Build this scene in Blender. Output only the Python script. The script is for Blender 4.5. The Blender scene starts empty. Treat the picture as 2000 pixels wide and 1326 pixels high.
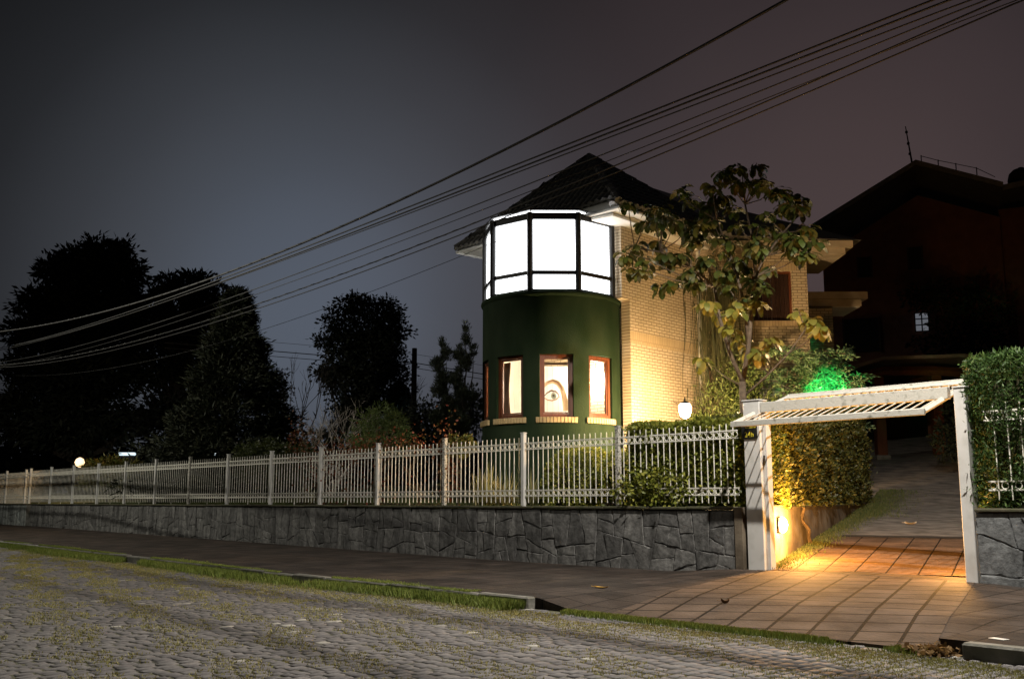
import bpy, bmesh, math, random
import numpy as np
from mathutils import Vector
random.seed(7)
RNG = np.random.default_rng(11)
R = math.radians
SC = bpy.context.scene
COL = SC.collection

# ------------------------------------------------------------------ camera
cam_d = bpy.data.cameras.new('camera')
cam = bpy.data.objects.new('camera', cam_d)
COL.objects.link(cam)
cam.location = (0, 0, 1.30)
cam_d.sensor_width = 36.0
cam_d.lens = 1980.0 / 2000.0 * 36.0
cam_d.clip_start = 0.1
cam_d.clip_end = 2000
cam.rotation_euler = (R(90) + math.atan(316 / 1980.0), 0, R(90 - 42.26))
SC.camera = cam

# ------------------------------------------------------------------ night sky
W = bpy.data.worlds.new('World')
SC.world = W
W.use_nodes = True
nt = W.node_tree
nt.nodes.clear()
N = nt.nodes.new
L = nt.links.new
tc = N('ShaderNodeTexCoord')
def vdot(vec):
    n = N('ShaderNodeVectorMath'); n.operation = 'DOT_PRODUCT'
    v = Vector(vec).normalized(); n.inputs[1].default_value = v
    L(tc.outputs['Generated'], n.inputs[0]); return n.outputs['Value']
def ramp(src, pts):
    r = N('ShaderNodeValToRGB'); cr = r.color_ramp
    cr.interpolation = 'B_SPLINE'
    while len(cr.elements) < len(pts): cr.elements.new(0.5)
    for e, (p, c) in zip(cr.elements, pts): e.position = p; e.color = (*c, 1)
    L(src, r.inputs[0]); return r.outputs[0]
# town glow low on the cloud: blue-grey over the road's far end, brownish over the hill behind the house
g_blue = ramp(vdot((-0.84, 0.50, 0.19)), [(0.85, (0.0045, 0.0048, 0.0052)), (0.925, (0.0075, 0.0082, 0.0092)), (0.957, (0.016, 0.0175, 0.020)), (0.978, (0.040, 0.044, 0.052)), (0.991, (0.060, 0.068, 0.083)), (1.0, (0.090, 0.108, 0.142))])
g_brown = ramp(vdot((-0.47, 0.845, 0.25)), [(0.86, (0.0, 0.0, 0.0)), (0.935, (0.0125, 0.008, 0.0085)), (0.972, (0.029, 0.020, 0.0215)), (0.99, (0.045, 0.031, 0.032)), (1.0, (0.062, 0.042, 0.042))])
add = N('ShaderNodeMixRGB'); add.blend_type = 'ADD'; add.inputs[0].default_value = 1
L(g_blue, add.inputs[1]); L(g_brown, add.inputs[2])
cl = N('ShaderNodeTexNoise'); cl.inputs['Scale'].default_value = 2.2; cl.inputs['Detail'].default_value = 3
L(tc.outputs['Generated'], cl.inputs['Vector'])
mr = N('ShaderNodeMapRange'); mr.inputs[3].default_value = 0.78; mr.inputs[4].default_value = 1.20
L(cl.outputs['Fac'], mr.inputs[0])
mul = N('ShaderNodeMixRGB'); mul.blend_type = 'MULTIPLY'; mul.inputs[0].default_value = 1
L(add.outputs[0], mul.inputs[1]); L(mr.outputs[0], mul.inputs[2])
bg = N('ShaderNodeBackground'); bg.inputs['Strength'].default_value = 1.0
L(mul.outputs[0], bg.inputs['Color'])
wo = N('ShaderNodeOutputWorld'); L(bg.outputs[0], wo.inputs['Surface'])

SC.view_settings.view_transform = 'Standard'
SC.view_settings.look = 'None'
SC.view_settings.exposure = 0.0
SC.view_settings.gamma = 1.0
SC.cycles.use_denoising = True
SC.cycles.max_bounces = 6
SC.cycles.diffuse_bounces = 3
SC.cycles.glossy_bounces = 3
SC.cycles.transmission_bounces = 4
SC.cycles.transparent_max_bounces = 6
SC.cycles.caustics_reflective = False
SC.cycles.caustics_refractive = False
SC.cycles.sample_clamp_indirect = 6.0

# lamp powers (W) and colours, kept together for tuning
LAMP_STREET_NEAR = 5600
LAMP_STREET_FAR = 3800
LAMP_WALL = 1900
LAMP_GATE = 560
LAMP_GATE_FAR = 300
LAMP_GREEN = 620
LAMP_GARDEN = 420
PANE_UPPER = 7.0
GLOBE_ROOM = 750

# ------------------------------------------------------------------ helpers
def tag(o, label=None, cat=None, group=None, kind=None):
    if label: o['label'] = label
    if cat: o['category'] = cat
    if group: o['group'] = group
    if kind: o['kind'] = kind
    return o

def thing(name, label, cat, loc=(0, 0, 0), group=None, rz=0.0):
    o = bpy.data.objects.new(name, None)
    o.empty_display_size = 0.3
    COL.objects.link(o)
    o.location = loc
    o.rotation_euler = (0, 0, rz)
    return tag(o, label, cat, group)

def origin_of(o):
    v = Vector((0, 0, 0))
    while o is not None:
        v = v + o.location; o = o.parent
    return v

class MB:
    """collects quads, boxes, tubes in world coordinates; build() links them as one mesh object"""
    def __init__(s): s.v = []; s.f = []; s.m = []
    def face(s, pts, mi=0):
        b = len(s.v); s.v += [tuple(p) for p in pts]; s.f.append(tuple(range(b, b + len(pts)))); s.m.append(mi)
    def box(s, c, d, rz=0.0, mi=0, bev=0.0, tilt=None):
        c = Vector(c); hx, hy, hz = d[0] / 2, d[1] / 2, d[2] / 2
        ca, sa = math.cos(rz), math.sin(rz)
        def T(x, y, z):
            if tilt: x, y, z = tilt @ Vector((x, y, z))
            return (c.x + x * ca - y * sa, c.y + x * sa + y * ca, c.z + z)
        if bev <= 0:
            P = [T(x, y, z) for z in (-hz, hz) for x, y in ((-hx, -hy), (hx, -hy), (hx, hy), (-hx, hy))]
            b = len(s.v); s.v += P
            for q in ((0, 3, 2, 1), (4, 5, 6, 7), (0, 1, 5, 4), (1, 2, 6, 5), (2, 3, 7, 6), (3, 0, 4, 7)):
                s.f.append(tuple(b + i for i in q)); s.m.append(mi)
        else:
            e = bev
            rings = []
            for z, i in ((-hz, e), (-hz + e, 0), (hz - e, 0), (hz, e)):
                x, y = hx - i, hy - i
                rings.append([T(a, bb, z) for a, bb in ((-x + e * (i == 0), -y), (x - e * (i == 0), -y), (x, -y + e * (i == 0)), (x, y - e * (i == 0)), (x - e * (i == 0), y), (-x + e * (i == 0), y), (-x, y - e * (i == 0)), (-x, -y + e * (i == 0)))])
            b = len(s.v)
            for r in rings: s.v += r
            for k in range(3):
                for i in range(8):
                    j = (i + 1) % 8
                    s.f.append((b + k * 8 + i, b + k * 8 + j, b + k * 8 + 8 + j, b + k * 8 + 8 + i)); s.m.append(mi)
            s.f.append(tuple(b + 7 - i for i in range(8))); s.m.append(mi)
            s.f.append(tuple(b + 24 + i for i in range(8))); s.m.append(mi)
    def tube(s, path, rad, n=6, mi=0, cap=True):
        path = [Vector(p) for p in path]
        if not hasattr(rad, '__len__'): rad = [rad] * len(path)
        b = len(s.v)
        for i, p in enumerate(path):
            d = (path[min(i + 1, len(path) - 1)] - path[max(i - 1, 0)])
            if d.length < 1e-9: d = Vector((0, 0, 1))
            d.normalize()
            u = d.cross(Vector((0, 0, 1)) if abs(d.z) < 0.9 else Vector((0, 1, 0))); u.normalize(); w = d.cross(u)
            for k in range(n):
                a = 2 * math.pi * k / n
                s.v.append(tuple(p + (u * math.cos(a) + w * math.sin(a)) * rad[i]))
        for i in range(len(path) - 1):
            for k in range(n):
                k2 = (k + 1) % n
                s.f.append((b + i * n + k, b + (i + 1) * n + k, b + (i + 1) * n + k2, b + i * n + k2)); s.m.append(mi)
        if cap:
            s.f.append(tuple(b + k for k in range(n))); s.m.append(mi)
            e = b + (len(path) - 1) * n
            s.f.append(tuple(e + n - 1 - k for k in range(n))); s.m.append(mi)
    def lathe(s, c, prof, n=16, mi=0):
        b = len(s.v)
        for r, z in prof:
            for k in range(n):
                a = 2 * math.pi * k / n
                s.v.append((c[0] + r * math.cos(a), c[1] + r * math.sin(a), c[2] + z))
        for i in range(len(prof) - 1):
            for k in range(n):
                k2 = (k + 1) % n
                s.f.append((b + i * n + k, b + i * n + k2, b + (i + 1) * n + k2, b + (i + 1) * n + k)); s.m.append(mi)
        s.f.append(tuple(b + n - 1 - k for k in range(n))); s.m.append(mi)
        e = b + (len(prof) - 1) * n
        s.f.append(tuple(e + k for k in range(n))); s.m.append(mi)
    def prism(s, poly, z0, z1, mi=0, top=True, bottom=True):
        b = len(s.v); n = len(poly)
        s.v += [(x, y, z0) for x, y in poly] + [(x, y, z1) for x, y in poly]
        for i in range(n):
            j = (i + 1) % n
            s.f.append((b + i, b + j, b + n + j, b + n + i)); s.m.append(mi)
        if top: s.f.append(tuple(b + n + i for i in range(n))); s.m.append(mi)
        if bottom: s.f.append(tuple(b + n - 1 - i for i in range(n))); s.m.append(mi)
    def grid(s, P, mi=0):
        """P[i][j] points -> quads"""
        b = len(s.v); nj = len(P[0])
        for r in P: s.v += [tuple(p) for p in r]
        for i in range(len(P) - 1):
            for j in range(nj - 1):
                s.f.append((b + i * nj + j, b + (i + 1) * nj + j, b + (i + 1) * nj + j + 1, b + i * nj + j + 1)); s.m.append(mi)
    def build(s, name, mat, parent=None, smooth=False, loc=None, weld=None):
        me = bpy.data.meshes.new(name)
        o0 = origin_of(parent)
        off = Vector(loc) if loc is not None else Vector((0, 0, 0))
        v = [(a - o0.x - off.x, b - o0.y - off.y, c - o0.z - off.z) for a, b, c in s.v]
        me.from_pydata(v, [], s.f)
        mats = mat if isinstance(mat, (list, tuple)) else [mat]
        for m in mats: me.materials.append(m)
        if len(mats) > 1: me.polygons.foreach_set('material_index', s.m)
        if smooth: me.polygons.foreach_set('use_smooth', [True] * len(me.polygons))
        if weld:
            bm = bmesh.new(); bm.from_mesh(me); bmesh.ops.remove_doubles(bm, verts=bm.verts, dist=1e-4); bmesh.ops.recalc_face_normals(bm, faces=bm.faces); bm.to_mesh(me); bm.free()
            me.polygons.foreach_set('use_smooth', [True] * len(me.polygons)); me.set_sharp_from_angle(angle=R(weld))
        me.update()
        o = bpy.data.objects.new(name, me); COL.objects.link(o)
        if parent is not None: o.parent = parent
        o.location = off
        return o

def np_mesh(name, V, F, mat, parent=None, smooth=False, mi=None):
    """V (n,3), F (m,4) numpy -> one mesh object"""
    me = bpy.data.meshes.new(name)
    o0 = origin_of(parent)
    V = np.asarray(V, np.float32) - np.array(o0, np.float32)
    F = np.asarray(F, np.int32); k = F.shape[1]
    me.vertices.add(len(V)); me.vertices.foreach_set('co', V.ravel())
    me.loops.add(F.size); me.loops.foreach_set('vertex_index', F.ravel())
    me.polygons.add(len(F)); me.polygons.foreach_set('loop_start', np.arange(0, F.size, k, dtype=np.int32))
    mats = mat if isinstance(mat, (list, tuple)) else [mat]
    for m in mats: me.materials.append(m)
    if mi is not None: me.polygons.foreach_set('material_index', np.asarray(mi, np.int32))
    if smooth: me.polygons.foreach_set('use_smooth', np.ones(len(F), bool))
    me.update(calc_edges=True); me.validate()
    o = bpy.data.objects.new(name, me); COL.objects.link(o)
    if parent is not None: o.parent = parent
    return o

def unit(a): return a / np.maximum(np.linalg.norm(a, axis=-1, keepdims=True), 1e-9)

def leaves(P, A, length, width, fold=0.15, roll=None):
    """rhombic leaf quads: base P, axis A; returns V, F"""
    n = len(P); A = unit(np.asarray(A, float)); P = np.asarray(P, float)
    length = np.broadcast_to(length, (n,))[:, None]; width = np.broadcast_to(width, (n,))[:, None]
    rnd = RNG.normal(size=(n, 3)) if roll is None else roll
    S = unit(np.cross(A, rnd)); Nn = np.cross(S, A)
    tip = P + A * length
    mid = P + A * length * 0.5
    a = mid + S * width * 0.5 + Nn * width * fold
    b = mid - S * width * 0.5 + Nn * width * fold
    V = np.stack([P, a, tip, b], 1).reshape(-1, 3)
    F = np.arange(4 * n).reshape(n, 4)
    return V, F

def join(parts):
    Vs, Fs, o = [], [], 0
    for V, F in parts:
        Vs.append(V); Fs.append(np.asarray(F) + o); o += len(V)
    return np.concatenate(Vs), np.concatenate(Fs)

# ------------------------------------------------------------------ materials
def new_mat(name):
    m = bpy.data.materials.new(name); m.use_nodes = True
    t = m.node_tree; p = t.nodes['Principled BSDF']
    return m, t, p

def mat(name, c1, c2=None, scale=6.0, rough=0.7, bump=0.0, bscale=None, detail=6, spec=0.4, stretch=(1, 1, 1), metal=0.0, lo=0.35, hi=0.65):
    m, t, p = new_mat(name)
    p.inputs['Roughness'].default_value = rough
    p.inputs['Specular IOR Level'].default_value = spec
    p.inputs['Metallic'].default_value = metal
    c2 = c2 or tuple(x * 0.75 for x in c1)
    tcn = t.nodes.new('ShaderNodeTexCoord'); mp = t.nodes.new('ShaderNodeMapping'); mp.inputs['Scale'].default_value = stretch
    t.links.new(tcn.outputs['Object'], mp.inputs[0])
    nz = t.nodes.new('ShaderNodeTexNoise'); nz.inputs['Scale'].default_value = scale; nz.inputs['Detail'].default_value = detail
    t.links.new(mp.outputs[0], nz.inputs['Vector'])
    r = t.nodes.new('ShaderNodeValToRGB'); r.color_ramp.elements[0].position = lo; r.color_ramp.elements[1].position = hi
    r.color_ramp.elements[0].color = (*c1, 1); r.color_ramp.elements[1].color = (*c2, 1)
    t.links.new(nz.outputs['Fac'], r.inputs[0]); t.links.new(r.outputs[0], p.inputs['Base Color'])
    if bump:
        n2 = t.nodes.new('ShaderNodeTexNoise'); n2.inputs['Scale'].default_value = bscale or scale * 4; n2.inputs['Detail'].default_value = 5
        t.links.new(mp.outputs[0], n2.inputs['Vector'])
        b = t.nodes.new('ShaderNodeBump'); b.inputs['Strength'].default_value = bump; b.inputs['Distance'].default_value = 0.02
        t.links.new(n2.outputs['Fac'], b.inputs['Height']); t.links.new(b.outputs[0], p.inputs['Normal'])
    return m

def leaf_mat(name, cols, rough=0.5, trans=0.25, spec=0.4):
    """colour varies leaf by leaf"""
    m, t, p = new_mat(name)
    g = t.nodes.new('ShaderNodeNewGeometry')
    r = t.nodes.new('ShaderNodeValToRGB'); cr = r.color_ramp
    while len(cr.elements) < len(cols): cr.elements.new(0.5)
    for i, (e, c) in enumerate(zip(cr.elements, cols)): e.position = i / max(1, len(cols) - 1); e.color = (*c, 1)
    t.links.new(g.outputs['Random Per Island'], r.inputs[0]); t.links.new(r.outputs[0], p.inputs['Base Color'])
    p.inputs['Roughness'].default_value = rough; p.inputs['Specular IOR Level'].default_value = spec
    tr = t.nodes.new('ShaderNodeBsdfTranslucent'); t.links.new(r.outputs[0], tr.inputs['Color'])
    mx = t.nodes.new('ShaderNodeMixShader'); mx.inputs[0].default_value = trans
    t.links.new(p.outputs[0], mx.inputs[1]); t.links.new(tr.outputs[0], mx.inputs[2])
    t.links.new(mx.outputs[0], t.nodes['Material Output'].inputs['Surface'])
    return m

def glow_mat(name, color, strength):
    m, t, p = new_mat(name)
    p.inputs['Base Color'].default_value = (0.8, 0.8, 0.8, 1)
    p.inputs['Emission Color'].default_value = (*color, 1); p.inputs['Emission Strength'].default_value = strength
    return m

def glass_mat(name, tint=(1, 1, 1), gloss=0.06):
    m, t, p = new_mat(name)
    tr = t.nodes.new('ShaderNodeBsdfTransparent'); tr.inputs[0].default_value = (*tint, 1)
    gl = t.nodes.new('ShaderNodeBsdfGlossy'); gl.inputs['Roughness'].default_value = 0.03
    lw = t.nodes.new('ShaderNodeLayerWeight'); lw.inputs['Blend'].default_value = 0.5
    fr = t.nodes.new('ShaderNodeMath'); fr.operation = 'POWER'; fr.inputs[1].default_value = 4.5; t.links.new(lw.outputs['Facing'], fr.inputs[0])
    mx = t.nodes.new('ShaderNodeMixShader')
    t.links.new(fr.outputs[0], mx.inputs[0]); t.links.new(tr.outputs[0], mx.inputs[1]); t.links.new(gl.outputs[0], mx.inputs[2])
    t.links.new(mx.outputs[0], t.nodes['Material Output'].inputs['Surface'])
    return m

def brick_mat(name, c1, c2, mortar, bw=0.22, bh=0.075, gap=0.009, rough=0.8):
    m, t, p = new_mat(name)
    p.inputs['Roughness'].default_value = rough
    tcn = t.nodes.new('ShaderNodeTexCoord'); sp = t.nodes.new('ShaderNodeSeparateXYZ'); cb = t.nodes.new('ShaderNodeCombineXYZ')
    t.links.new(tcn.outputs['Object'], sp.inputs[0]); t.links.new(sp.outputs['X'], cb.inputs['X']); t.links.new(sp.outputs['Z'], cb.inputs['Y'])
    b = t.nodes.new('ShaderNodeTexBrick')
    b.inputs['Color1'].default_value = (*c1, 1); b.inputs['Color2'].default_value = (*c2, 1); b.inputs['Mortar'].default_value = (*mortar, 1)
    b.inputs['Scale'].default_value = 1.0; b.inputs['Mortar Size'].default_value = gap; b.inputs['Mortar Smooth'].default_value = 0.3
    b.inputs['Brick Width'].default_value = bw; b.inputs['Row Height'].default_value = bh; b.offset = 0.5
    t.links.new(cb.outputs[0], b.inputs['Vector'])
    nz = t.nodes.new('ShaderNodeTexNoise'); nz.inputs['Scale'].default_value = 1.3; nz.inputs['Detail'].default_value = 6
    t.links.new(tcn.outputs['Object'], nz.inputs['Vector'])
    mr = t.nodes.new('ShaderNodeMapRange'); mr.inputs[1].default_value = 0.3; mr.inputs[2].default_value = 0.7; mr.inputs[3].default_value = 0.86; mr.inputs[4].default_value = 1.06
    t.links.new(nz.outputs['Fac'], mr.inputs[0])
    mu = t.nodes.new('ShaderNodeMixRGB'); mu.blend_type = 'MULTIPLY'; mu.inputs[0].default_value = 1
    t.links.new(b.outputs['Color'], mu.inputs[1]); t.links.new(mr.outputs[0], mu.inputs[2]); t.links.new(mu.outputs[0], p.inputs['Base Color'])
    bp = t.nodes.new('ShaderNodeBump'); bp.invert = True; bp.inputs['Strength'].default_value = 0.9; bp.inputs['Distance'].default_value = 0.015
    t.links.new(b.outputs['Fac'], bp.inputs['Height']); t.links.new(bp.outputs[0], p.inputs['Normal'])
    return m

def stone_mat(name, c1, c2, streak=0.45, bump=0.6):
    """rough split stone: tone varies stone by stone, with grain, stains and rain streaks"""
    m, t, p = new_mat(name)
    p.inputs['Roughness'].default_value = 0.75; p.inputs['Specular IOR Level'].default_value = 0.25
    n = t.nodes.new; k = t.links.new
    tcn = n('ShaderNodeTexCoord'); g = n('ShaderNodeNewGeometry')
    cr = n('ShaderNodeValToRGB'); cr.color_ramp.elements[0].color = (*c1, 1); cr.color_ramp.elements[1].color = (*c2, 1); k(g.outputs['Random Per Island'], cr.inputs[0])
    n2 = n('ShaderNodeTexNoise'); n2.inputs['Scale'].default_value = 9; n2.inputs['Detail'].default_value = 9; n2.inputs['Roughness'].default_value = 0.7; k(tcn.outputs['Object'], n2.inputs['Vector'])
    mp = n('ShaderNodeMapping'); mp.inputs['Scale'].default_value = (3.2, 1, 0.5); k(tcn.outputs['Object'], mp.inputs[0])
    n3 = n('ShaderNodeTexNoise'); n3.inputs['Scale'].default_value = 1.3; n3.inputs['Detail'].default_value = 6; k(mp.outputs[0], n3.inputs['Vector'])
    m1 = n('ShaderNodeMapRange'); m1.inputs[1].default_value = 0.3; m1.inputs[2].default_value = 0.7; m1.inputs[3].default_value = 0.35; m1.inputs[4].default_value = 1.5; k(n2.outputs['Fac'], m1.inputs[0])
    m2 = n('ShaderNodeMapRange'); m2.inputs[1].default_value = 0.35; m2.inputs[2].default_value = 0.62; m2.inputs[3].default_value = 1 - streak; m2.inputs[4].default_value = 1.15; k(n3.outputs['Fac'], m2.inputs[0])
    u1 = n('ShaderNodeMixRGB'); u1.blend_type = 'MULTIPLY'; u1.inputs[0].default_value = 1; k(cr.outputs[0], u1.inputs[1]); k(m1.outputs[0], u1.inputs[2])
    u2 = n('ShaderNodeMixRGB'); u2.blend_type = 'MULTIPLY'; u2.inputs[0].default_value = 1; k(u1.outputs[0], u2.inputs[1]); k(m2.outputs[0], u2.inputs[2])
    k(u2.outputs[0], p.inputs['Base Color'])
    n4 = n('ShaderNodeTexNoise'); n4.inputs['Scale'].default_value = 5; n4.inputs['Detail'].default_value = 9; n4.inputs['Roughness'].default_value = 0.65; k(tcn.outputs['Object'], n4.inputs['Vector'])
    bp = n('ShaderNodeBump'); bp.inputs['Strength'].default_value = bump; bp.inputs['Distance'].default_value = 0.05; k(n4.outputs['Fac'], bp.inputs['Height']); k(bp.outputs[0], p.inputs['Normal'])
    return m

def tile_mat(name, c1, c2, joint, size=0.44, rot=0.0, gap=0.014, rough=0.85):
    m, t, p = new_mat(name)
    p.inputs['Roughness'].default_value = rough; p.inputs['Specular IOR Level'].default_value = 0.12
    n = t.nodes.new; k = t.links.new
    tcn = n('ShaderNodeTexCoord'); mp = n('ShaderNodeMapping'); mp.inputs['Rotation'].default_value = (0, 0, rot); k(tcn.outputs['Object'], mp.inputs[0])
    b = n('ShaderNodeTexBrick'); b.offset = 0.0
    b.inputs['Color1'].default_value = (*c1, 1); b.inputs['Color2'].default_value = (*c2, 1); b.inputs['Mortar'].default_value = (*joint, 1)
    b.inputs['Scale'].default_value = 1.0; b.inputs['Mortar Size'].default_value = gap; b.inputs['Mortar Smooth'].default_value = 0.2
    b.inputs['Brick Width'].default_value = size; b.inputs['Row Height'].default_value = size
    k(mp.outputs[0], b.inputs['Vector'])
    nz = n('ShaderNodeTexNoise'); nz.inputs['Scale'].default_value = 1.7; nz.inputs['Detail'].default_value = 8; nz.inputs['Roughness'].default_value = 0.65; k(tcn.outputs['Object'], nz.inputs['Vector'])
    m1 = n('ShaderNodeMapRange'); m1.inputs[1].default_value = 0.3; m1.inputs[2].default_value = 0.7; m1.inputs[3].default_value = 0.5; m1.inputs[4].default_value = 1.35; k(nz.outputs['Fac'], m1.inputs[0])
    u = n('ShaderNodeMixRGB'); u.blend_type = 'MULTIPLY'; u.inputs[0].default_value = 1; k(b.outputs['Color'], u.inputs[1]); k(m1.outputs[0], u.inputs[2]); k(u.outputs[0], p.inputs['Base Color'])
    n2 = n('ShaderNodeTexNoise'); n2.inputs['Scale'].default_value = 30; n2.inputs['Detail'].default_value = 6; k(tcn.outputs['Object'], n2.inputs['Vector'])
    a = n('ShaderNodeMath'); a.operation = 'MULTIPLY_ADD'; a.inputs[1].default_value = -1.4; k(b.outputs['Fac'], a.inputs[0]); k(n2.outputs['Fac'], a.inputs[2])
    bp = n('ShaderNodeBump'); bp.inputs['Strength'].default_value = 0.7; bp.inputs['Distance'].default_value = 0.015; k(a.outputs[0], bp.inputs['Height']); k(bp.outputs[0], p.inputs['Normal'])
    return m

M = {}
M['white_paint'] = mat('weathered white paint', (0.60, 0.595, 0.58), (0.48, 0.47, 0.44), scale=5, rough=0.45, lo=0.5, hi=0.8)
M['old_white'] = mat('mildewed white paint', (0.48, 0.465, 0.42), (0.15, 0.15, 0.115), scale=9, rough=0.6, lo=0.56, hi=0.74, bump=0.2)
M['galv'] = mat('dull white bars', (0.84, 0.82, 0.75), (0.68, 0.66, 0.58), scale=12, rough=0.45)
M['lichen_post'] = mat('lichen stained post', (0.48, 0.465, 0.42), (0.12, 0.11, 0.09), scale=26, rough=0.8, lo=0.48, hi=0.60)
M['road_bed'] = mat('mossy grit between cobbles', (0.070, 0.066, 0.054), (0.11, 0.108, 0.06), scale=1.1, rough=0.95, bump=0.5, bscale=40)
M['ground'] = mat('dark soil and turf', (0.020, 0.024, 0.010), (0.035, 0.03, 0.018), scale=1.0, rough=0.95)
M['lawn'] = mat('mown lawn', (0.045, 0.065, 0.016), (0.085, 0.090, 0.028), scale=3, rough=0.95, bump=0.6, bscale=60)
M['kerb'] = mat('rough kerb granite', (0.22, 0.21, 0.19), (0.12, 0.12, 0.10), scale=5, rough=0.85, bump=0.6)
M['concrete'] = mat('stained retaining wall render', (0.20, 0.165, 0.12), (0.085, 0.065, 0.045), scale=2.4, rough=0.9, bump=0.4, bscale=18)
M['green'] = mat('dark green stucco', (0.013, 0.026, 0.0115), (0.024, 0.038, 0.019), scale=2.3, rough=0.85, bump=0.35, bscale=60, detail=9, stretch=(1, 1, .45), spec=.08)
M['stucco'] = mat('white soffit paint', (0.74, 0.73, 0.70), (0.66, 0.64, 0.60), scale=2, rough=0.75)
M['cornice'] = mat('cream cornice plaster', (0.52, 0.44, 0.33), (0.42, 0.34, 0.24), scale=3, rough=0.8)
M['cream_wall'] = mat('cream room plaster', (0.80, 0.76, 0.68), (0.74, 0.70, 0.62), scale=2, rough=0.8)
M['dark_metal'] = mat('dark bronze aluminium', (0.014, 0.0135, 0.013), (0.022, 0.021, 0.020), scale=8, rough=0.45, spec=0.35)
M['wood_frame'] = mat('red brown window wood', (0.16, 0.050, 0.020), (0.10, 0.030, 0.013), scale=6, rough=0.42, stretch=(4, 4, 0.6))
M['shutter'] = mat('dark brown shutter wood', (0.040, 0.016, 0.010), (0.026, 0.011, 0.007), scale=8, rough=0.6, stretch=(5, 5, 0.5))
M['tile'] = mat('dark glazed roof tile', (0.11, 0.104, 0.098), (0.16, 0.15, 0.138), scale=4, rough=0.40, spec=0.6)
M['bark'] = mat('grey brown bark', (0.16, 0.115, 0.075), (0.085, 0.06, 0.04), scale=14, rough=0.9, bump=0.5)
M['dark_bark'] = mat('dark bark', (0.035, 0.028, 0.02), (0.02, 0.016, 0.012), scale=10, rough=0.95)
M['pale_bark'] = mat('pale lichened twigs', (0.62, 0.56, 0.50), (0.42, 0.36, 0.32), scale=10, rough=0.9)
M['brick'] = brick_mat('buff facing brick', (0.66, 0.55, 0.39), (0.60, 0.49, 0.33), (0.22, 0.155, 0.095))
M['soldier'] = brick_mat('buff soldier course brick', (0.60, 0.46, 0.28), (0.55, 0.42, 0.25), (0.36, 0.26, 0.15), bw=0.075, bh=0.30, gap=0.006)
M['sill_brick'] = mat('buff sill brick', (0.56, 0.42, 0.22), (0.46, 0.33, 0.16), scale=9, rough=0.85)
M['mortar'] = mat('dark mortar', (0.10, 0.065, 0.04), (0.07, 0.045, 0.03), scale=20, rough=0.95)
M['stone'] = stone_mat('grey stone cladding', (0.120, 0.119, 0.118), (0.205, 0.203, 0.198))
M['stone_right'] = stone_mat('blue grey stone cladding', (0.12, 0.128, 0.135), (0.18, 0.185, 0.187), streak=0.2)
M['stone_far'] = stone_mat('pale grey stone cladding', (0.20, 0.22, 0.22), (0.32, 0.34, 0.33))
M['joint'] = mat('dark recessed stone joint', (0.13, 0.128, 0.12), (0.08, 0.08, 0.072), scale=8, rough=0.95)
M['cap'] = mat('mossy wall cap', (0.085, 0.075, 0.052), (0.045, 0.050, 0.022), scale=5, rough=0.95, bump=0.5)
M['sidewalk'] = tile_mat('worn brown pavement slabs', (0.060, 0.047, 0.040), (0.038, 0.031, 0.027), (0.014, 0.013, 0.011), size=0.44, rot=R(0), gap=0.012)
M['apron'] = tile_mat('reddish driveway tiles', (0.094, 0.068, 0.052), (0.066, 0.050, 0.041), (0.014, 0.011, 0.008), size=0.44, rot=R(-20), gap=0.02)
M['drive_tile'] = tile_mat('red brown drive tiles', (0.130, 0.080, 0.050), (0.090, 0.058, 0.040), (0.016, 0.012, 0.009), size=0.44, rot=R(-20), gap=0.012)
M['drive_stone'] = mat('grey driveway stone', (0.22, 0.19, 0.165), (0.09, 0.078, 0.068), scale=2.5, rough=0.8, bump=0.9, bscale=5, stretch=(1, 2.2, 1))
M['old_brick'] = brick_mat('dark red brick of far house', (0.075, 0.028, 0.018), (0.06, 0.022, 0.015), (0.04, 0.02, 0.015))
M['carport_wood'] = mat('red brown carport timber', (0.13, 0.045, 0.018), (0.09, 0.03, 0.013), scale=3, rough=0.7, stretch=(3, 3, 0.5))
M['black'] = mat('near black opening', (0.008, 0.007, 0.006), (0.012, 0.010, 0.009), scale=3, rough=0.8)
M['wire'] = mat('weathered cable sheath', (0.022, 0.022, 0.022), (0.04, 0.04, 0.04), scale=2, rough=0.6, spec=0.3)
M['glass'] = glass_mat('clear window glass')
M['upper_pane'] = None
M['warm_globe'] = glow_mat('warm lit globe', (1.0, 0.66, 0.33), LAMP_WALL)
M['gate_globe'] = glow_mat('amber lit lens', (1.0, 0.72, 0.36), 40)
M['garden_globe'] = glow_mat('amber garden globe', (1.0, 0.66, 0.34), 2.2)
M['room_globe'] = glow_mat('bare room lamp', (1.0, 0.86, 0.66), GLOBE_ROOM)
M['street_lens'] = glow_mat('street lamp lens', (1.0, 0.95, 0.86), 60)
M['green_lens'] = glow_mat('green floodlight lens', (0.05, 1.0, 0.35), 20)
M['white_lit'] = glow_mat('cool lit window', (0.75, 0.92, 1.0), 1.2)
M['dim_lit'] = glow_mat('dim bluish lit window', (0.75, 0.80, 0.92), 0.13)
M['hedge'] = leaf_mat('hedge leaves', [(0.085, 0.11, 0.018), (0.17, 0.20, 0.028), (0.25, 0.265, 0.042), (0.34, 0.32, 0.06)], rough=0.45, trans=.35)
M['thuja'] = leaf_mat('thuja sprays', [(0.026, 0.055, 0.014), (0.045, 0.095, 0.022), (0.085, 0.135, 0.032)], rough=0.55)
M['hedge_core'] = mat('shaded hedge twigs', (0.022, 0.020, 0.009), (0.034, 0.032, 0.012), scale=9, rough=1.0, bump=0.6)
M['bigleaf'] = leaf_mat('broad tree leaves', [(0.030, 0.050, 0.010), (0.052, 0.066, 0.012), (0.095, 0.080, 0.017), (0.045, 0.072, 0.012), (0.12, 0.080, 0.018)], rough=0.5, trans=0.3, spec=0.3)
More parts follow.
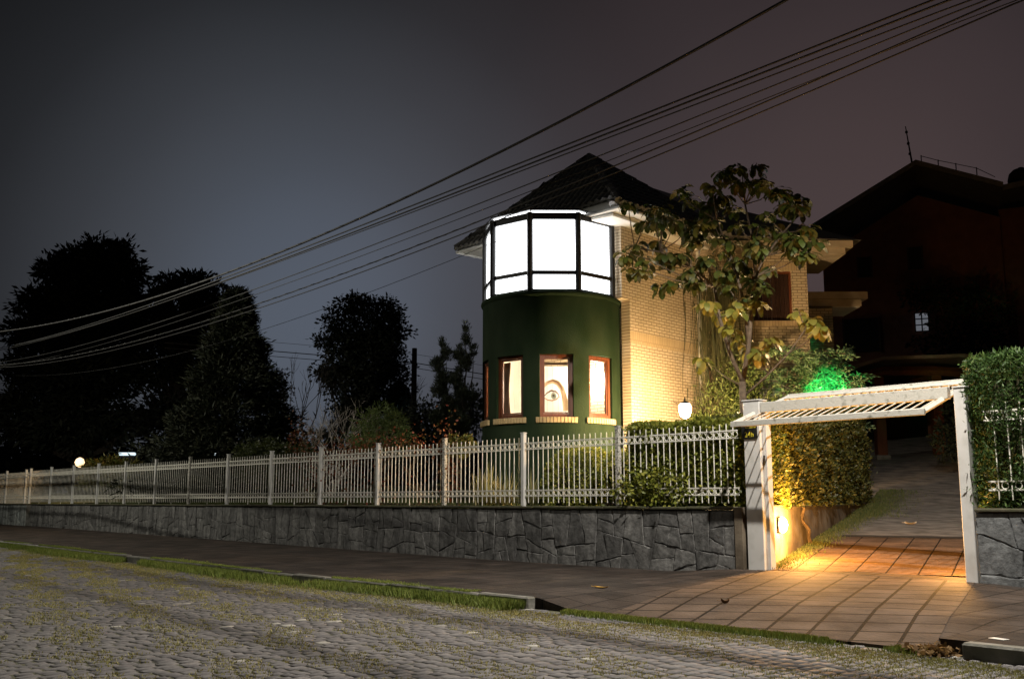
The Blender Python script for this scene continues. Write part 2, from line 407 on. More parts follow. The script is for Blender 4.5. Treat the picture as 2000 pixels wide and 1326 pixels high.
M['dark_leaf'] = leaf_mat('dark evergreen leaves', [(0.007, 0.010, 0.006), (0.011, 0.015, 0.007), (0.016, 0.020, 0.009)], rough=0.7, trans=0.1)
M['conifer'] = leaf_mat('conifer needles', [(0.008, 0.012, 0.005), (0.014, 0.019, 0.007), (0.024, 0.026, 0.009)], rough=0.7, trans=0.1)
M['mound_leaf'] = leaf_mat('dull shrub leaves', [(0.030, 0.045, 0.012), (0.055, 0.07, 0.018), (0.08, 0.09, 0.024)])
M['hedge_dull'] = leaf_mat('dull hedge leaves', [(0.028, 0.036, 0.008), (0.055, 0.062, 0.012), (0.085, 0.085, 0.016), (0.12, 0.10, 0.02)], rough=0.5)
M['lowleaf'] = leaf_mat('yellow green low tree leaves', [(0.11, 0.12, 0.02), (0.17, 0.165, 0.028), (0.24, 0.19, 0.035), (0.30, 0.20, 0.045)], rough=0.5, trans=0.3, spec=0.3)  # lighter yellow-green copy of the broad leaves, used low in the crown
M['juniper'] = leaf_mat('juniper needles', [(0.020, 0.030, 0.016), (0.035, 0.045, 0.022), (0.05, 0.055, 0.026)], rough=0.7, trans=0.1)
M['bushgreen'] = leaf_mat('bush needles', [(0.08, 0.12, 0.03), (0.13, 0.18, 0.05), (0.19, 0.23, 0.07)], rough=0.55)
M['feather'] = leaf_mat('feathery leaflets', [(0.09, 0.16, 0.07), (0.16, 0.26, 0.11), (0.22, 0.32, 0.14)], rough=0.5, trans=0.3)
M['strand'] = leaf_mat('hanging strands', [(0.03, 0.036, 0.012), (0.06, 0.062, 0.022), (0.11, 0.10, 0.04)], rough=0.7)
M['redleaf'] = leaf_mat('red and rust vine leaves', [(0.16, 0.030, 0.016), (0.10, 0.06, 0.018), (0.22, 0.05, 0.02), (0.06, 0.07, 0.018)], rough=0.5)
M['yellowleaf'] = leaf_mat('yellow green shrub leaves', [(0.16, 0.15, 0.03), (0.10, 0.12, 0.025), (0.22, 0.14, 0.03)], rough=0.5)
M['grass'] = leaf_mat('verge grass', [(0.13, 0.18, 0.030), (0.19, 0.25, 0.048), (0.27, 0.30, 0.075)], rough=0.6)
M['drygrass'] = leaf_mat('dry joint grass', [(0.30, 0.27, 0.08), (0.38, 0.34, 0.12), (0.22, 0.24, 0.06), (0.46, 0.40, 0.18)], rough=0.7)
M['lawnblade'] = leaf_mat('lawn blades', [(0.05, 0.075, 0.016), (0.085, 0.105, 0.026), (0.12, 0.12, 0.04)], rough=0.7)
M['yucca'] = leaf_mat('strap leaves', [(0.18, 0.19, 0.07), (0.26, 0.25, 0.10), (0.32, 0.27, 0.13)], rough=0.5)
M['blossom'] = leaf_mat('pale pink blossom', [(0.30, 0.18, 0.19), (0.20, 0.12, 0.12)], rough=0.8)

def cobble_mat():
    m, t, p = new_mat('grey basalt cobbles')
    n = t.nodes.new; k = t.links.new
    g = n('ShaderNodeNewGeometry')
    r = n('ShaderNodeValToRGB'); cr = r.color_ramp
    for _ in range(3): cr.elements.new(0.5)
    for e, (q, c) in zip(cr.elements, [(0.0, (0.125, 0.117, 0.119)), (0.5, (0.150, 0.141, 0.141)), (0.984, (0.178, 0.168, 0.166)), (0.988, (0.30, 0.285, 0.26)), (1.0, (0.42, 0.40, 0.36))]): e.position = q; e.color = (*c, 1)
    k(g.outputs['Random Per Island'], r.inputs[0])
    tcn = n('ShaderNodeTexCoord'); nz = n('ShaderNodeTexNoise'); nz.inputs['Scale'].default_value = 22; nz.inputs['Detail'].default_value = 7; k(tcn.outputs['Object'], nz.inputs['Vector'])
    m1 = n('ShaderNodeMapRange'); m1.inputs[1].default_value = 0.3; m1.inputs[2].default_value = 0.7; m1.inputs[3].default_value = 0.78; m1.inputs[4].default_value = 1.18; k(nz.outputs['Fac'], m1.inputs[0])
    u = n('ShaderNodeMixRGB'); u.blend_type = 'MULTIPLY'; u.inputs[0].default_value = 1; k(r.outputs[0], u.inputs[1]); k(m1.outputs[0], u.inputs[2]); k(u.outputs[0], p.inputs['Base Color'])
    p.inputs['Roughness'].default_value = 0.72; p.inputs['Specular IOR Level'].default_value = 0.2
    bp = n('ShaderNodeBump'); bp.inputs['Strength'].default_value = 0.5; bp.inputs['Distance'].default_value = 0.008; k(nz.outputs['Fac'], bp.inputs['Height']); k(bp.outputs[0], p.inputs['Normal'])
    return m
M['cobble'] = cobble_mat()

def pane_mat():
    """lit room behind drawn horizontal blinds"""
    m, t, p = new_mat('brightly lit blinds')
    n = t.nodes.new; k = t.links.new
    tcn = n('ShaderNodeTexCoord'); wv = n('ShaderNodeTexWave'); wv.bands_direction = 'Z'; wv.inputs['Scale'].default_value = 9.0; wv.inputs['Distortion'].default_value = 0.0
    k(tcn.outputs['Object'], wv.inputs['Vector'])
    mr = n('ShaderNodeMapRange'); mr.inputs[3].default_value = 0.75 * PANE_UPPER; mr.inputs[4].default_value = PANE_UPPER; k(wv.outputs['Fac'], mr.inputs[0])
    p.inputs['Base Color'].default_value = (0.8, 0.8, 0.8, 1); p.inputs['Emission Color'].default_value = (0.96, 0.98, 1.0, 1)
    k(mr.outputs[0], p.inputs['Emission Strength'])
    return m
M['upper_pane'] = pane_mat()

# ------------------------------------------------------------------ terrain functions
def slope(x): return 0.0062 * max(0.0, -16 - x)
GX0, GX1 = -9.45, -5.85            # gate opening
def side_z(x, y):
    """pavement height: kerb line at y = 8.9, wall line at 13.5"""
    if x < -9.3: f = 0.125
    elif x < -8.7: f = 0.125 - 0.111 * (x + 9.3) / 0.6
    elif x < -4.26: f = 0.014
    else: f = 0.125
    g = max(0.0, 1 - max(GX0 - 0.2 - x, x - GX1 - 0.2, 0) / 1.2)
    back = 0.165 + 0.10 * g
    mid = 0.15
    t = (y - 8.9) / 1.5
    if t < 1: z = f + (mid - f) * t
    else: z = mid + (back - mid) * (y - 10.4) / 3.1
    return z + slope(x)
DV = Vector((-0.33, 0.944, 0)).normalized()
DN = Vector((DV.y, -DV.x, 0))        # to the right of the driveway
D0 = Vector((-9.05, 13.5, 0))
def drive_z(s): return 0.27 + 0.105 * min(s, 9) + 0.17 * max(0, s - 9)
def drive_p(s, w, dz=0.0):
    p = D0 + DV * s + DN * w
    return (p.x, p.y, drive_z(s) + dz)
def lawn_z(x, y): return 1.13 + 0.045 * max(0.0, min(y, 40) - 13.8) + slope(x) * 0.5

# ------------------------------------------------------------------ ground, road, pavement
b = MB()
b.face([(-400, -300, -0.35), (300, -300, -0.35), (300, 400, -0.35), (-400, 400, -0.35)])
tag(b.build('ground', M['ground']), 'dark ground stretching away to the horizon', 'ground', kind='structure')

xs = [40, 10, 0] + [-4 * i for i in range(1, 26)]
b = MB(); b.grid([[(x, y, slope(x) - 0.011) for y in (-12, -4, 2, 8.9)] for x in xs])
tag(b.build('road', M['road_bed']), 'cobbled street with mossy joints in front of the house', 'road', kind='structure')

# cobbles: rows run across the street
V, F = [], []
x = -1.6; nv = 0; row = 0
rr = random.Random(3)
while x > -36:
    wx = 0.125 * rr.uniform(0.86, 1.15)
    # visible strip of this row
    y = max(1.4, -x * 0.262) - rr.random() * 0.2
    y1 = min(8.72, -x / 0.30 + 0.5)
    while y < y1:
        ly = rr.uniform(0.12, 0.21)
        g = rr.uniform(0.008, 0.018)
        cx, cy = x - wx / 2 + rr.uniform(-.008, .008), y + ly / 2
        hx, hy = wx / 2 - g, ly / 2 - g
        z = slope(cx) + rr.uniform(-.004, .003); tx, ty = rr.uniform(-.018, .018), rr.uniform(-.018, .018)
        a = rr.uniform(-.09, .09); ca, sa = math.cos(a), math.sin(a)
        e = 0.012
        pts = []
        for (q, zz) in ((0.0, -0.05), (0.0, -0.007), (e, 0.0)):
            for sx, sy in ((-1, -1), (1, -1), (1, 1), (-1, 1)):
                px, py = sx * (hx - q) + rr.uniform(-.006, .006), sy * (hy - q) + rr.uniform(-.008, .008)
                pts.append((cx + px * ca - py * sa, cy + px * sa + py * ca, z + zz + px * tx + py * ty))
        V += pts
        for k_ in (0, 1):
            for i in range(4):
                j = (i + 1) % 4
                F.append((nv + k_ * 4 + i, nv + k_ * 4 + j, nv + k_ * 4 + 4 + j, nv + k_ * 4 + 4 + i))
        F.append((nv + 8, nv + 9, nv + 10, nv + 11))
        nv += 12
        y += ly
    x -= wx; row += 1
tag(np_mesh('cobbles', V, F, M['cobble']), 'worn grey cobbles paving the street', 'cobbles', kind='stuff')

ys = [8.9, 9.2, 9.6, 10.0, 10.4, 11.2, 12.2, 13.5, 14.0]
b = MB()
b.grid([[(x, y, side_z(x, y)) for y in ys] for x in [6, 2, 0, -2, -3, -4.259]])
xs = [-4.26, -4.6, -5.2] + [-5.65 - 0.28 * i for i in range(18)] + [-11, -12, -14, -16, -20, -26, -32, -40, -50, -64, -90]
b.grid([[(x, y, side_z(x - 1e-6, y)) for y in ys] for x in xs])
xk = [6, 2, 0, -2, -4.259]; b.grid([[(x, 8.9, -.06), (x, 8.9, side_z(x, 8.9))] for x in xk])
xk = [-8.0 - .2 * i for i in range(9)] + [-12, -16, -20, -26, -32, -40, -64, -90]; b.grid([[(x, 8.9, slope(x) - .06), (x, 8.9, side_z(x, 8.9))] for x in xk])
b.face([(-4.26, 8.9, -0.03), (-4.26, 10.4, -0.03), (-4.26, 10.4, 0.15), (-4.26, 8.9, 0.125)])
tag(b.build('pavement', M['sidewalk']), 'brown slab pavement below the stone wall', 'pavement', kind='structure')

# tiled apron through the gate, 4 mm above the pavement
b = MB()
def edge_l(y): return -8.15 - (y - 8.9) * 0.235
def edge_r(y): return -4.32 - (y - 8.9) * 0.35
P = []
for y in [8.86, 9.2, 9.6, 10.0, 10.4, 11.0, 11.8, 12.6, 13.5]:
    P.append([(lambda x_: (x_, y, side_z(min(x_, -4.27), max(y, 8.9)) + 0.005))(edge_l(y) + (edge_r(y) - edge_l(y)) * i / 14) for i in range(15)])
b.grid(P)
b.grid([[(p[0], 8.86, -.03) for p in P[0]], P[0]])
b.grid([[drive_p(s, w, 0.006) for w in np.linspace(0.02, 3.25, 9)] for s in np.linspace(0.0, 3.7, 10)], 1)
tag(b.build('driveway', [M['apron'], M['drive_tile']]), 'reddish tiled driveway running up through the open gate', 'driveway', kind='structure')
b = MB()
b.grid([[drive_p(s, w, 0.0) for w in (0.02 if s < 9.6 else -min(2.6, (s - 9.6) * 2 + .3), 0.6, 1.2, 2, 3.2, 5.5)] for s in [3.82, 5, 6.5, 8, 9, 9.55, 9.65, 10.5, 11, 12, 14, 16, 18, 21, 26]])
tag(b.build('driveway_upper', M['drive_stone']), 'grey rough stone driveway climbing to the carport', 'driveway', kind='structure')
b = MB()
for s in (3.70, 3.79):
    p0, p1 = Vector(drive_p(s, 0.4)), Vector(drive_p(s, 3.3))
    b.tube([p0 + Vector((0, 0, .012)), p1 + Vector((0, 0, .012))], 0.018, n=4)
p0, p1 = Vector(drive_p(3.745, 0.4, -0.03)), Vector(drive_p(3.745, 3.3, -0.03))
b.tube([p0, p1], 0.05, n=4)
tag(b.build('drain_channel', M['dark_metal']), 'dark metal drain channel across the driveway behind the gate', 'drain')

# lawn behind the stone wall
b = MB()
xs = [-9.0 - 0.35 * i for i in range(3)] + [-12, -16, -22, -30, -40, -55, -80]
rows = []
for y in [13.75, 14.5, 16, 18, 20, 22.5, 22.6, 27, 32, 40, 60]:
    s = (y - 13.5) / DV.y
    xr = D0.x + DV.x * s + (0 if s < 9.6 else -2.9) - 0.05
    rows.append([(min(x_, xr) if i else xr, y, (lawn_z(x_, y) if s < 9 or x_ < -16 else max(lawn_z(x_, y), drive_z(s) - .02))) for i, x_ in enumerate(xs)])
b.grid(rows)
tag(b.build('lawn', M['lawn']), 'raised lawn of the front garden behind the fence', 'lawn', kind='structure')
# ground right of the driveway
b = MB()
b.grid([[(D0.x + DV.x * (y - 13.5) / DV.y + o, y, max(1.1, drive_z((y - 13.5) / DV.y) + 0.05)) for o in (3.32, 5, 9, 20, 60)] for y in (13.75, 16, 20, 25, 32, 45, 70)])
tag(b.build('garden_bank', M['ground']), 'dark garden bank right of the driveway', 'ground', kind='structure')

# kerbs: one long run with an end stone, and the run on the right
b = MB()
x = -9.35; rr = random.Random(5)
while x > -60:
    l = rr.uniform(0.7, 1.1)
    c = (x - l / 2, 8.82 + rr.uniform(-.012, .012), slope(x - l / 2) + 0.045 + rr.uniform(-.01, .01))
    b.box(c, (l - 0.012, 0.15, 0.17), rz=rr.uniform(-.012, .012), bev=0.018)
    x -= l
tag(b.build('kerb', M['kerb']), 'rough granite kerb along the grass verge ending before the driveway', 'kerb', kind='structure')
b = MB()
x = -4.0
while x < 3:
    l = rr.uniform(0.8, 1.2); b.box((x + l / 2, 8.81, 0.045), (l - 0.012, 0.16, 0.17), rz=rr.uniform(-.012, .012), bev=0.02); x += l
tag(b.build('kerb_right', M['kerb']), 'mossy kerb at the near corner right of the driveway apron', 'kerb', kind='structure')
# painted mark on the pavement near the frame's edge
b = MB()
for q in ([(-3.72, 9.42), (-3.30, 9.36), (-3.28, 9.50), (-3.66, 9.52)], [(-3.50, 9.36), (-3.38, 9.26), (-3.33, 9.33), (-3.44, 9.40)], [(-3.95, 9.16), (-3.80, 9.12), (-3.78, 9.20), (-3.93, 9.24)]):
    b.face([(x_, y_, side_z(x_, y_) + 0.005) for x_, y_ in q])
tag(b.build('painted_arrow', M['white_paint']), 'worn white painted mark on the pavement near the kerb corner', 'painted mark')

# ------------------------------------------------------------------ stone walls
def crazy(rr, poly, amax):
    """split a polygon by jittered straight cuts until the stones are small enough"""
    xs_, zs_ = [p[0] for p in poly], [p[1] for p in poly]
    ar = .5 * abs(sum(poly[i][0] * poly[(i + 1) % len(poly)][1] - poly[(i + 1) % len(poly)][0] * poly[i][1] for i in range(len(poly))))
    w, h = max(xs_) - min(xs_), max(zs_) - min(zs_)
    if ar < amax * rr.uniform(.55, 1.5) and w < 2.2 * h + .1 and h < 2.0 * w + .1: return [poly]
    if ar < amax * .3: return [poly]
    cx, cz = min(xs_) + w * rr.uniform(.36, .64), min(zs_) + h * rr.uniform(.36, .64)
    a = (math.pi / 2 if w > h * 1.05 else 0) + rr.gauss(0, .20)
    nx, nz = -math.sin(a), math.cos(a)
    d = [(p[0] - cx) * nx + (p[1] - cz) * nz for p in poly]
    A, B = [], []
    for i in range(len(poly)):
        j = (i + 1) % len(poly); p, q = poly[i], poly[j]
        (A if d[i] >= 0 else B).append(p)
        if d[i] * d[j] < 0:
            t_ = d[i] / (d[i] - d[j]); c = (p[0] + (q[0] - p[0]) * t_, p[1] + (q[1] - p[1]) * t_); A.append(c); B.append(c)
    if len(A) < 3 or len(B) < 3: return [poly]
    return crazy(rr, A, amax) + crazy(rr, B, amax)
def wall_box(name, x0, x1, y0, y1, z0, z1, m, label, amax=.19):
    """a core with separate split stones laid into its street face"""
    t = thing(name, label, 'stone wall', ((x0 + x1) / 2, y0, z0))
    rr = random.Random(int(abs(x0) * 10))
    b = MB(); b.box(((x0 + x1) / 2, (y0 + .035 + y1) / 2, (z0 + z1) / 2), (abs(x1 - x0), y1 - y0 - .035, z1 - z0)); b.build('wall_core', M['joint'], t)
    b = MB()
    for poly in crazy(rr, [(x0, z0), (x1, z0), (x1, z1), (x0, z1)], amax):
        if max(p[0] for p in poly) - min(p[0] for p in poly) > 3: continue
        cx, cz = sum(p[0] for p in poly) / len(poly), sum(p[1] for p in poly) / len(poly)
        fine = []
        for i in range(len(poly)):
            p, q = poly[i], poly[(i + 1) % len(poly)]
            l = math.hypot(q[0] - p[0], q[1] - p[1]); k_ = max(1, int(l / .09))
            for a in range(k_): fine.append((p[0] + (q[0] - p[0]) * a / k_, p[1] + (q[1] - p[1]) * a / k_))
        tx, tz, dy = rr.gauss(0, .018), rr.gauss(0, .022), rr.uniform(-.007, .007)
        g = rr.uniform(.003, .008)
        def ins(e, off, wob):
            out = []
            for (x_, z_) in fine:
                dx, dz = x_ - cx, z_ - cz; l = math.hypot(dx, dz) + 1e-6; f = max(.2, 1 - e / l)
                X, Z = cx + dx * f + rr.gauss(0, wob), cz + dz * f + rr.gauss(0, wob)
                out.append((X, y0 + off + dy + (X - cx) * tx + (Z - cz) * tz, Z))
            return out
        n_ = len(fine); base = len(b.v)
        r0, r1, r2 = ins(g * .7, .040, .003), ins(g * .7 + .002, .012, .005), ins(g + .012, .0, .007)
        b.v += r0 + r1 + r2 + [(cx, y0 + dy - rr.uniform(0, .008), cz)]
        for k_ in (0, 1):
            for i in range(n_):
                j = (i + 1) % n_; b.f.append((base + k_ * n_ + i, base + k_ * n_ + j, base + (k_ + 1) * n_ + j, base + (k_ + 1) * n_ + i)); b.m.append(0)
        for i in range(n_):
            b.f.append((base + 2 * n_ + i, base + 2 * n_ + (i + 1) % n_, base + 3 * n_)); b.m.append(0)
    b.build('stone_facing', m, t)
    c = MB()
    k_ = int(abs(x1 - x0) / 0.9)
    for i in range(k_):
        a, e = x0 + (x1 - x0) * i / k_, x0 + (x1 - x0) * (i + 1) / k_
        c.box(((a + e) / 2, (y0 + y1) / 2 - 0.01, z1 + 0.030 + rr.uniform(-.007, .007)), (abs(e - a) - .006, y1 - y0 + 0.05, 0.05), bev=0.014)
    c.build('wall_cap', M['cap'], t)
    return t
wall_box('stone_wall', -43.6, -9.62, 13.46, 13.82, 0.0, 1.16, M['stone'], 'long grey stone wall carrying the white picket fence')
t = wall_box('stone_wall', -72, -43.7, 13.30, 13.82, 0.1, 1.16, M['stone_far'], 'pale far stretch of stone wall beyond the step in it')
wall_box('stone_wall', -5.855, -1.0, 13.46, 13.82, 0.0, 1.16, M['stone_right'], 'blue grey stone wall right of the gate under the clipped hedge', .28)
b = MB(); b.box((-9.535, 13.64, 0.68), (0.16, 0.40, 1.06), bev=0.01)
tag(b.build('wall_pier', M['concrete']), 'narrow rendered pier between the stone wall and the left gate post', 'pier')

# retaining wall along the driveway
t = thing('retaining_wall', 'low rendered retaining wall along the driveway below the hedge', 'wall', (-10.6, 17.5, 0.3))
b = MB()
for s0, s1 in [(i * 0.5 + 0.12, i * 0.5 + 0.62) for i in range(18)]:
    p0, p1 = D0 + DV * s0 - DN * 0.03, D0 + DV * s1 - DN * 0.03
    q0, q1 = p0 - DN * 0.22, p1 - DN * 0.22
    zb = drive_z(s0) - 0.15; zt = 1.21
    if zb < zt:
        b.face([(p0.x, p0.y, zb), (p1.x, p1.y, zb), (p1.x, p1.y, zt), (p0.x, p0.y, zt)])
        b.face([(p0.x, p0.y, zt), (p1.x, p1.y, zt), (q1.x, q1.y, zt), (q0.x, q0.y, zt)])
p0 = D0 + DV * 0.12; b.face([(p0.x - .03, p0.y, 0.1), (p0.x - .03, p0.y, 1.21), (p0.x - .25, p0.y - .05, 1.21), (p0.x - .25, p0.y - .05, 0.1)])
b.build('wall_body', M['concrete'], t)
c = MB()
for i in range(9):
    p = D0 + DV * (0.62 + i) - DN * 0.14
    c.box((p.x, p.y, 1.228), (0.985, 0.27, 0.035), rz=math.atan2(DV.y, DV.x), bev=0.008)
c.build('wall_cap', M['cap'], t)

# ------------------------------------------------------------------ picket fence on the stone wall
FX = [-12.155 - 2.4735 * i for i in range(14)]
fence = thing('picket_fence', 'long white metal picket fence with round ring ornaments on the stone wall', 'fence', (-28, 13.6, 1.2))
def post_mesh(h):
    b = MB(); b.box((0, 0, h / 2), (0.085, 0.085, h), bev=0.006); b.box((0, 0, h + 0.006), (0.10, 0.10, 0.022), bev=0.005)
    return b
FZ = 1.19; FY = 13.6
pm = None
for i, x in enumerate(FX):
    if pm is None:
        o = post_mesh(1.43).build('post', M['lichen_post'], None); o.parent = fence; pm = o
    else:
        o = pm.copy(); COL.objects.link(o); o.parent = fence
        if i in (1, 6, 9, 10): o.data = pm.data
    o.location = (x + 28, 0, FZ - 1.2)
    if i == 1: o2 = o.data.copy(); o2.materials[0] = M['white_paint']; clean = o2
    if i >= 1 and i not in (2, 7): o.data = clean
def ring(b, c, r, rt, n=12):
    P = [(c[0] + r * math.cos(2 * math.pi * k / n), c[1], c[2] + r * math.sin(2 * math.pi * k / n)) for k in range(n + 1)]
    b.tube(P, rt, n=4, cap=False)
def panel(x0, x1, y, z0, step_rail=True, npick=17):
    """one bay: pickets, four rails, two rows of rings"""
    w = x1 - x0
    root = None
    b = MB()
    px = [x0 + w * (k + 1) / (npick + 1) for k in range(npick)]
    for k, x in enumerate(px):
        lo = 0.0 if k == npick // 2 else 0.085
        b.tube([(x, y, z0 + lo), (x, y, z0 + 1.345)], 0.0085, n=6)
    pk = b.build('picket_row', M['galv'], fence)
    for zr in (0.215, 0.325, 1.115, 1.235):
        r = MB(); r.box(((x0 + x1) / 2, y, z0 + zr), (w - 0.087, 0.018, 0.020)); r.build('rail', M['galv'], pk)
    for zr in (0.270, 1.175):
        r = MB()
        xs_ = [x0 + 0.0435] + px + [x1 - 0.0435]
        for a, e in zip(xs_[:-1], xs_[1:]): ring(r, ((a + e) / 2, y, z0 + zr), 0.043, 0.0065)
        r.build('ring_row', M['galv'], pk)
    return pk
for a, e in zip(FX[1:], FX[:-1]): panel(a, e, FY, FZ)
panel(FX[0], -9.56, FY, FZ, npick=19)
# far fence beyond the step, simple bars
fence2 = thing('bar_fence', 'distant pale bar fence on the far wall at the street end', 'fence', (-52, 13.55, 1.2))
b = MB()
for k in range(150):
    x = -44.6 - k * 0.145; b.tube([(x, 13.6, 1.2), (x, 13.6, 2.5)], 0.011, n=5)
for zr in (1.4, 1.52, 2.3, 2.42): b.box((-55.3, 13.6, zr), (21.5, 0.025, 0.03))
b.build('bar_row', M['galv'], fence2)
p2 = None
for k in range(8):
    o = pm.copy() if p2 else post_mesh(1.40).build('post', M['white_paint'], None)
    if p2: o.data = p2.data; COL.objects.link(o)
    else: p2 = o
    o.parent = fence2; o.location = (-44.9 - 2.6 * k + 52, 0.05, -0.01)
# fence buried in the right hand hedge
fence3 = thing('picket_fence', 'short white picket fence half buried in the clipped hedge right of the gate', 'fence', (-4.5, 13.5, 1.2))
fence_keep = fence
fence = fence3
panel(-5.72, -3.2, 13.52, 1.23, npick=14)
panel(-3.2, -0.9, 13.52, 1.23, npick=14)
fence = fence_keep

# ------------------------------------------------------------------ tilting gate with its posts
gate = thing('tilting_gate', 'white tilting driveway gate swung open between two square posts', 'gate', (-7.6, 13.5, 0.25))
def gate_post(x, z0, z1, w=0.30):
    b = MB(); b.box((x, 13.56, (z0 + z1) / 2), (w, 0.20, z1 - z0), bev=0.008)
    o = b.build('gate_post', M['white_paint'], gate)
    c = MB(); c.box((x, 13.56, z1 + 0.008), (w + 0.025, 0.225, 0.02), bev=0.004); c.build('post_cap', M['white_paint'], o)
    return o
pl = gate_post(-9.24, 0.22, 2.86)
pr = gate_post(-5.955, 0.22, 2.80, w=0.155)
b = MB(); b.box((-9.045, 13.58, 1.5), (0.07, 0.13, 2.5), bev=0.006); b.build('guide_rail', M['white_paint'], pl)
b = MB(); b.box((-6.06, 13.62, 1.5), (0.04, 0.10, 2.5), bev=0.005); b.build('guide_rail', M['cornice'], pr)
b = MB()
b.box((-9.06, 13.515, 1.93), (0.03, 0.02, 0.15), bev=0.004); b.tube([(-9.06, 13.50, 1.86), (-9.05, 13.48, 1.92), (-9.06, 13.50, 1.99)], 0.012)
b.build('latch', M['dark_metal'], pl)
b = MB(); b.box((-7.6, 13.53, 2.745), (2.96, 0.10, 0.16), bev=0.006); b.build('lintel', M['old_white'], gate)
# leaf: slopes down towards the street
ga = math.atan2(0.62, 1.62)
LF = Vector((0, 12.90, 2.46)); LB = Vector((0, 14.50, 2.99))
def gl(x, u, dz=0.0):
    p = LF + (LB - LF) * u; return Vector((x, p.y, p.z + dz))
GA, GB = -9.22, -6.17
b = MB()
b.box(((GA + GB) / 2, LF.y, LF.z), (GB - GA, 0.05, 0.085), bev=0.006)
b.box(((GA + GB) / 2, LB.y, LB.z), (GB - GA, 0.05, 0.085), bev=0.006)
for x in (GA + .03, GB - .03): b.tube([gl(x, 0.015), gl(x, 0.985)], 0.042, n=4)
leaf = b.build('gate_leaf', M['old_white'], gate)
b = MB()
for u in (0.09, 0.42): b.tube([gl(GA + .04, u), gl(GB - .04, u)], 0.014, n=4)
b.build('cross_rail', M['old_white'], leaf)
b = MB()
for k in range(1, 22):
    x = GA + (GB - GA) * k / 22; b.tube([gl(x, 0.02), gl(x, 0.97)], 0.0095, n=6)
b.build('bars', M['old_white'], leaf)
b = MB(); 
b.face([gl(GA + .05, 0.86, .018), gl(GB - .05, 0.86, .018), gl(GB - .05, 0.985, .018), gl(GA + .05, 0.985, .018)])
b.face([gl(GA + .05, 0.86, .022), gl(GA + .05, 0.985, .022), gl(GB - .05, 0.985, .022), gl(GB - .05, 0.86, .022)])
b.build('sheet_panel', M['old_white'], leaf)

# alarm sign on the left gate post
sign = thing('security_sign', 'small black sign with yellow 24h lettering on the left gate post', 'sign', (-9.26, 13.44, 2.3))
M['sign_black'] = mat('sign black', (0.012, 0.012, 0.010), (0.018, 0.017, 0.012), rough=0.4)
M['sign_yellow'] = mat('sign yellow', (0.72, 0.62, 0.05), (0.62, 0.52, 0.04), rough=0.5)
b = MB(); b.box((-9.27, 13.445, 2.39), (0.285, 0.012, 0.24), bev=0.003); b.build('sign_board', M['sign_black'], sign)
fc = bpy.data.curves.new('lettering', 'FONT'); fc.body = '24h'; fc.size = 0.115; fc.extrude = 0.002; fc.align_x = 'CENTER'; fc.materials.append(M['sign_yellow'])
ft_ = bpy.data.objects.new('lettering_curve', fc); COL.objects.link(ft_); bpy.context.view_layer.update()
fm = bpy.data.meshes.new_from_object(ft_.evaluated_get(bpy.context.evaluated_depsgraph_get())); bpy.data.objects.remove(ft_)
if not fm.materials: fm.materials.append(M['sign_yellow'])
fo = bpy.data.objects.new('lettering', fm); COL.objects.link(fo); fo.parent = sign; fo.rotation_euler = (R(90), 0, 0); fo.location = (-0.01, -0.006, -0.005)
b = MB(); b.box((-9.26, 13.437, 2.47), (0.13, 0.004, 0.014)); b.box((-9.24, 13.437, 2.44), (0.19, 0.004, 0.010)); b.build('stripe', M['sign_yellow'], sign)

# ------------------------------------------------------------------ the house with its round stair tower
house = thing('brick_house', 'buff brick house with a round dark green corner tower and brightly lit upper glazing', 'house', (-16.5, 19.0, 1.2))
TC = Vector((-17.4, 17.1, 0)); TT = Vector((0.7134, -0.7008, 0)); TR = Vector((0.7008, 0.7134, 0)); RT = 1.67
def tp(phi, r, z=0.0):
    a = R(phi); p = TC + TT * (r * math.cos(a)) + TR * (r * math.sin(a)); return Vector((p.x, p.y, z))
WIN = [-76, -36, 4, 44]
HA = 13.3
Z_S, Z_H = 3.17, 4.60
ang = set()
for w in WIN: ang |= {w - HA, w - HA / 2, w, w + HA / 2, w + HA}
aa = -118.0
while aa <= 112:
    if all(abs(aa - w) > HA + 2 for w in WIN): ang.add(aa)
    aa += 4
ang = sorted(ang)
def hole(a0, a1, z0): return any(abs((a0 + a1) / 2 - w) < HA for w in WIN) and abs(z0 - Z_S) < 0.01
zs = [1.0, Z_S, Z_H, 6.0]
b = MB(); ri = RT - 0.20
for i in range(len(ang) - 1):
    a0, a1 = ang[i], ang[i + 1]
    for j in range(3):
        z0, z1 = zs[j], zs[j + 1]
        h = hole(a0, a1, z0)
        if not h:
            b.face([tp(a0, RT, z0), tp(a1, RT, z0), tp(a1, RT, z1), tp(a0, RT, z1)], 0)
            b.face([tp(a1, ri, z0), tp(a0, ri, z0), tp(a0, ri, z1), tp(a1, ri, z1)], 1)
        else:
            b.face([tp(a0, RT, z0), tp(a1, RT, z0), tp(a1, ri, z0), tp(a0, ri, z0)], 0)
            b.face([tp(a0, RT, z1), tp(a0, ri, z1), tp(a1, ri, z1), tp(a1, RT, z1)], 0)
for w in WIN:
    for s in (-1, 1):
        a = w + s * HA
        b.face([tp(a, RT, Z_S), tp(a, ri, Z_S), tp(a, ri, Z_H), tp(a, RT, Z_H)], 0)
b.build('tower_wall', [M['green'], M['cream_wall']], house, weld=30)
# rounded lip that carries the upper glazing
b = MB()
prof = [(RT - 0.005, 5.94), (RT + 0.03, 5.965), (RT + 0.045, 6.0), (RT + 0.035, 6.05), (RT, 6.075), (RT - 0.30, 6.08)]
b.grid([[tp(a, r_, z_) for r_, z_ in prof] for a in np.arange(-118, 113, 5)])
b.build('tower_lip', M['green'], house, smooth=True)

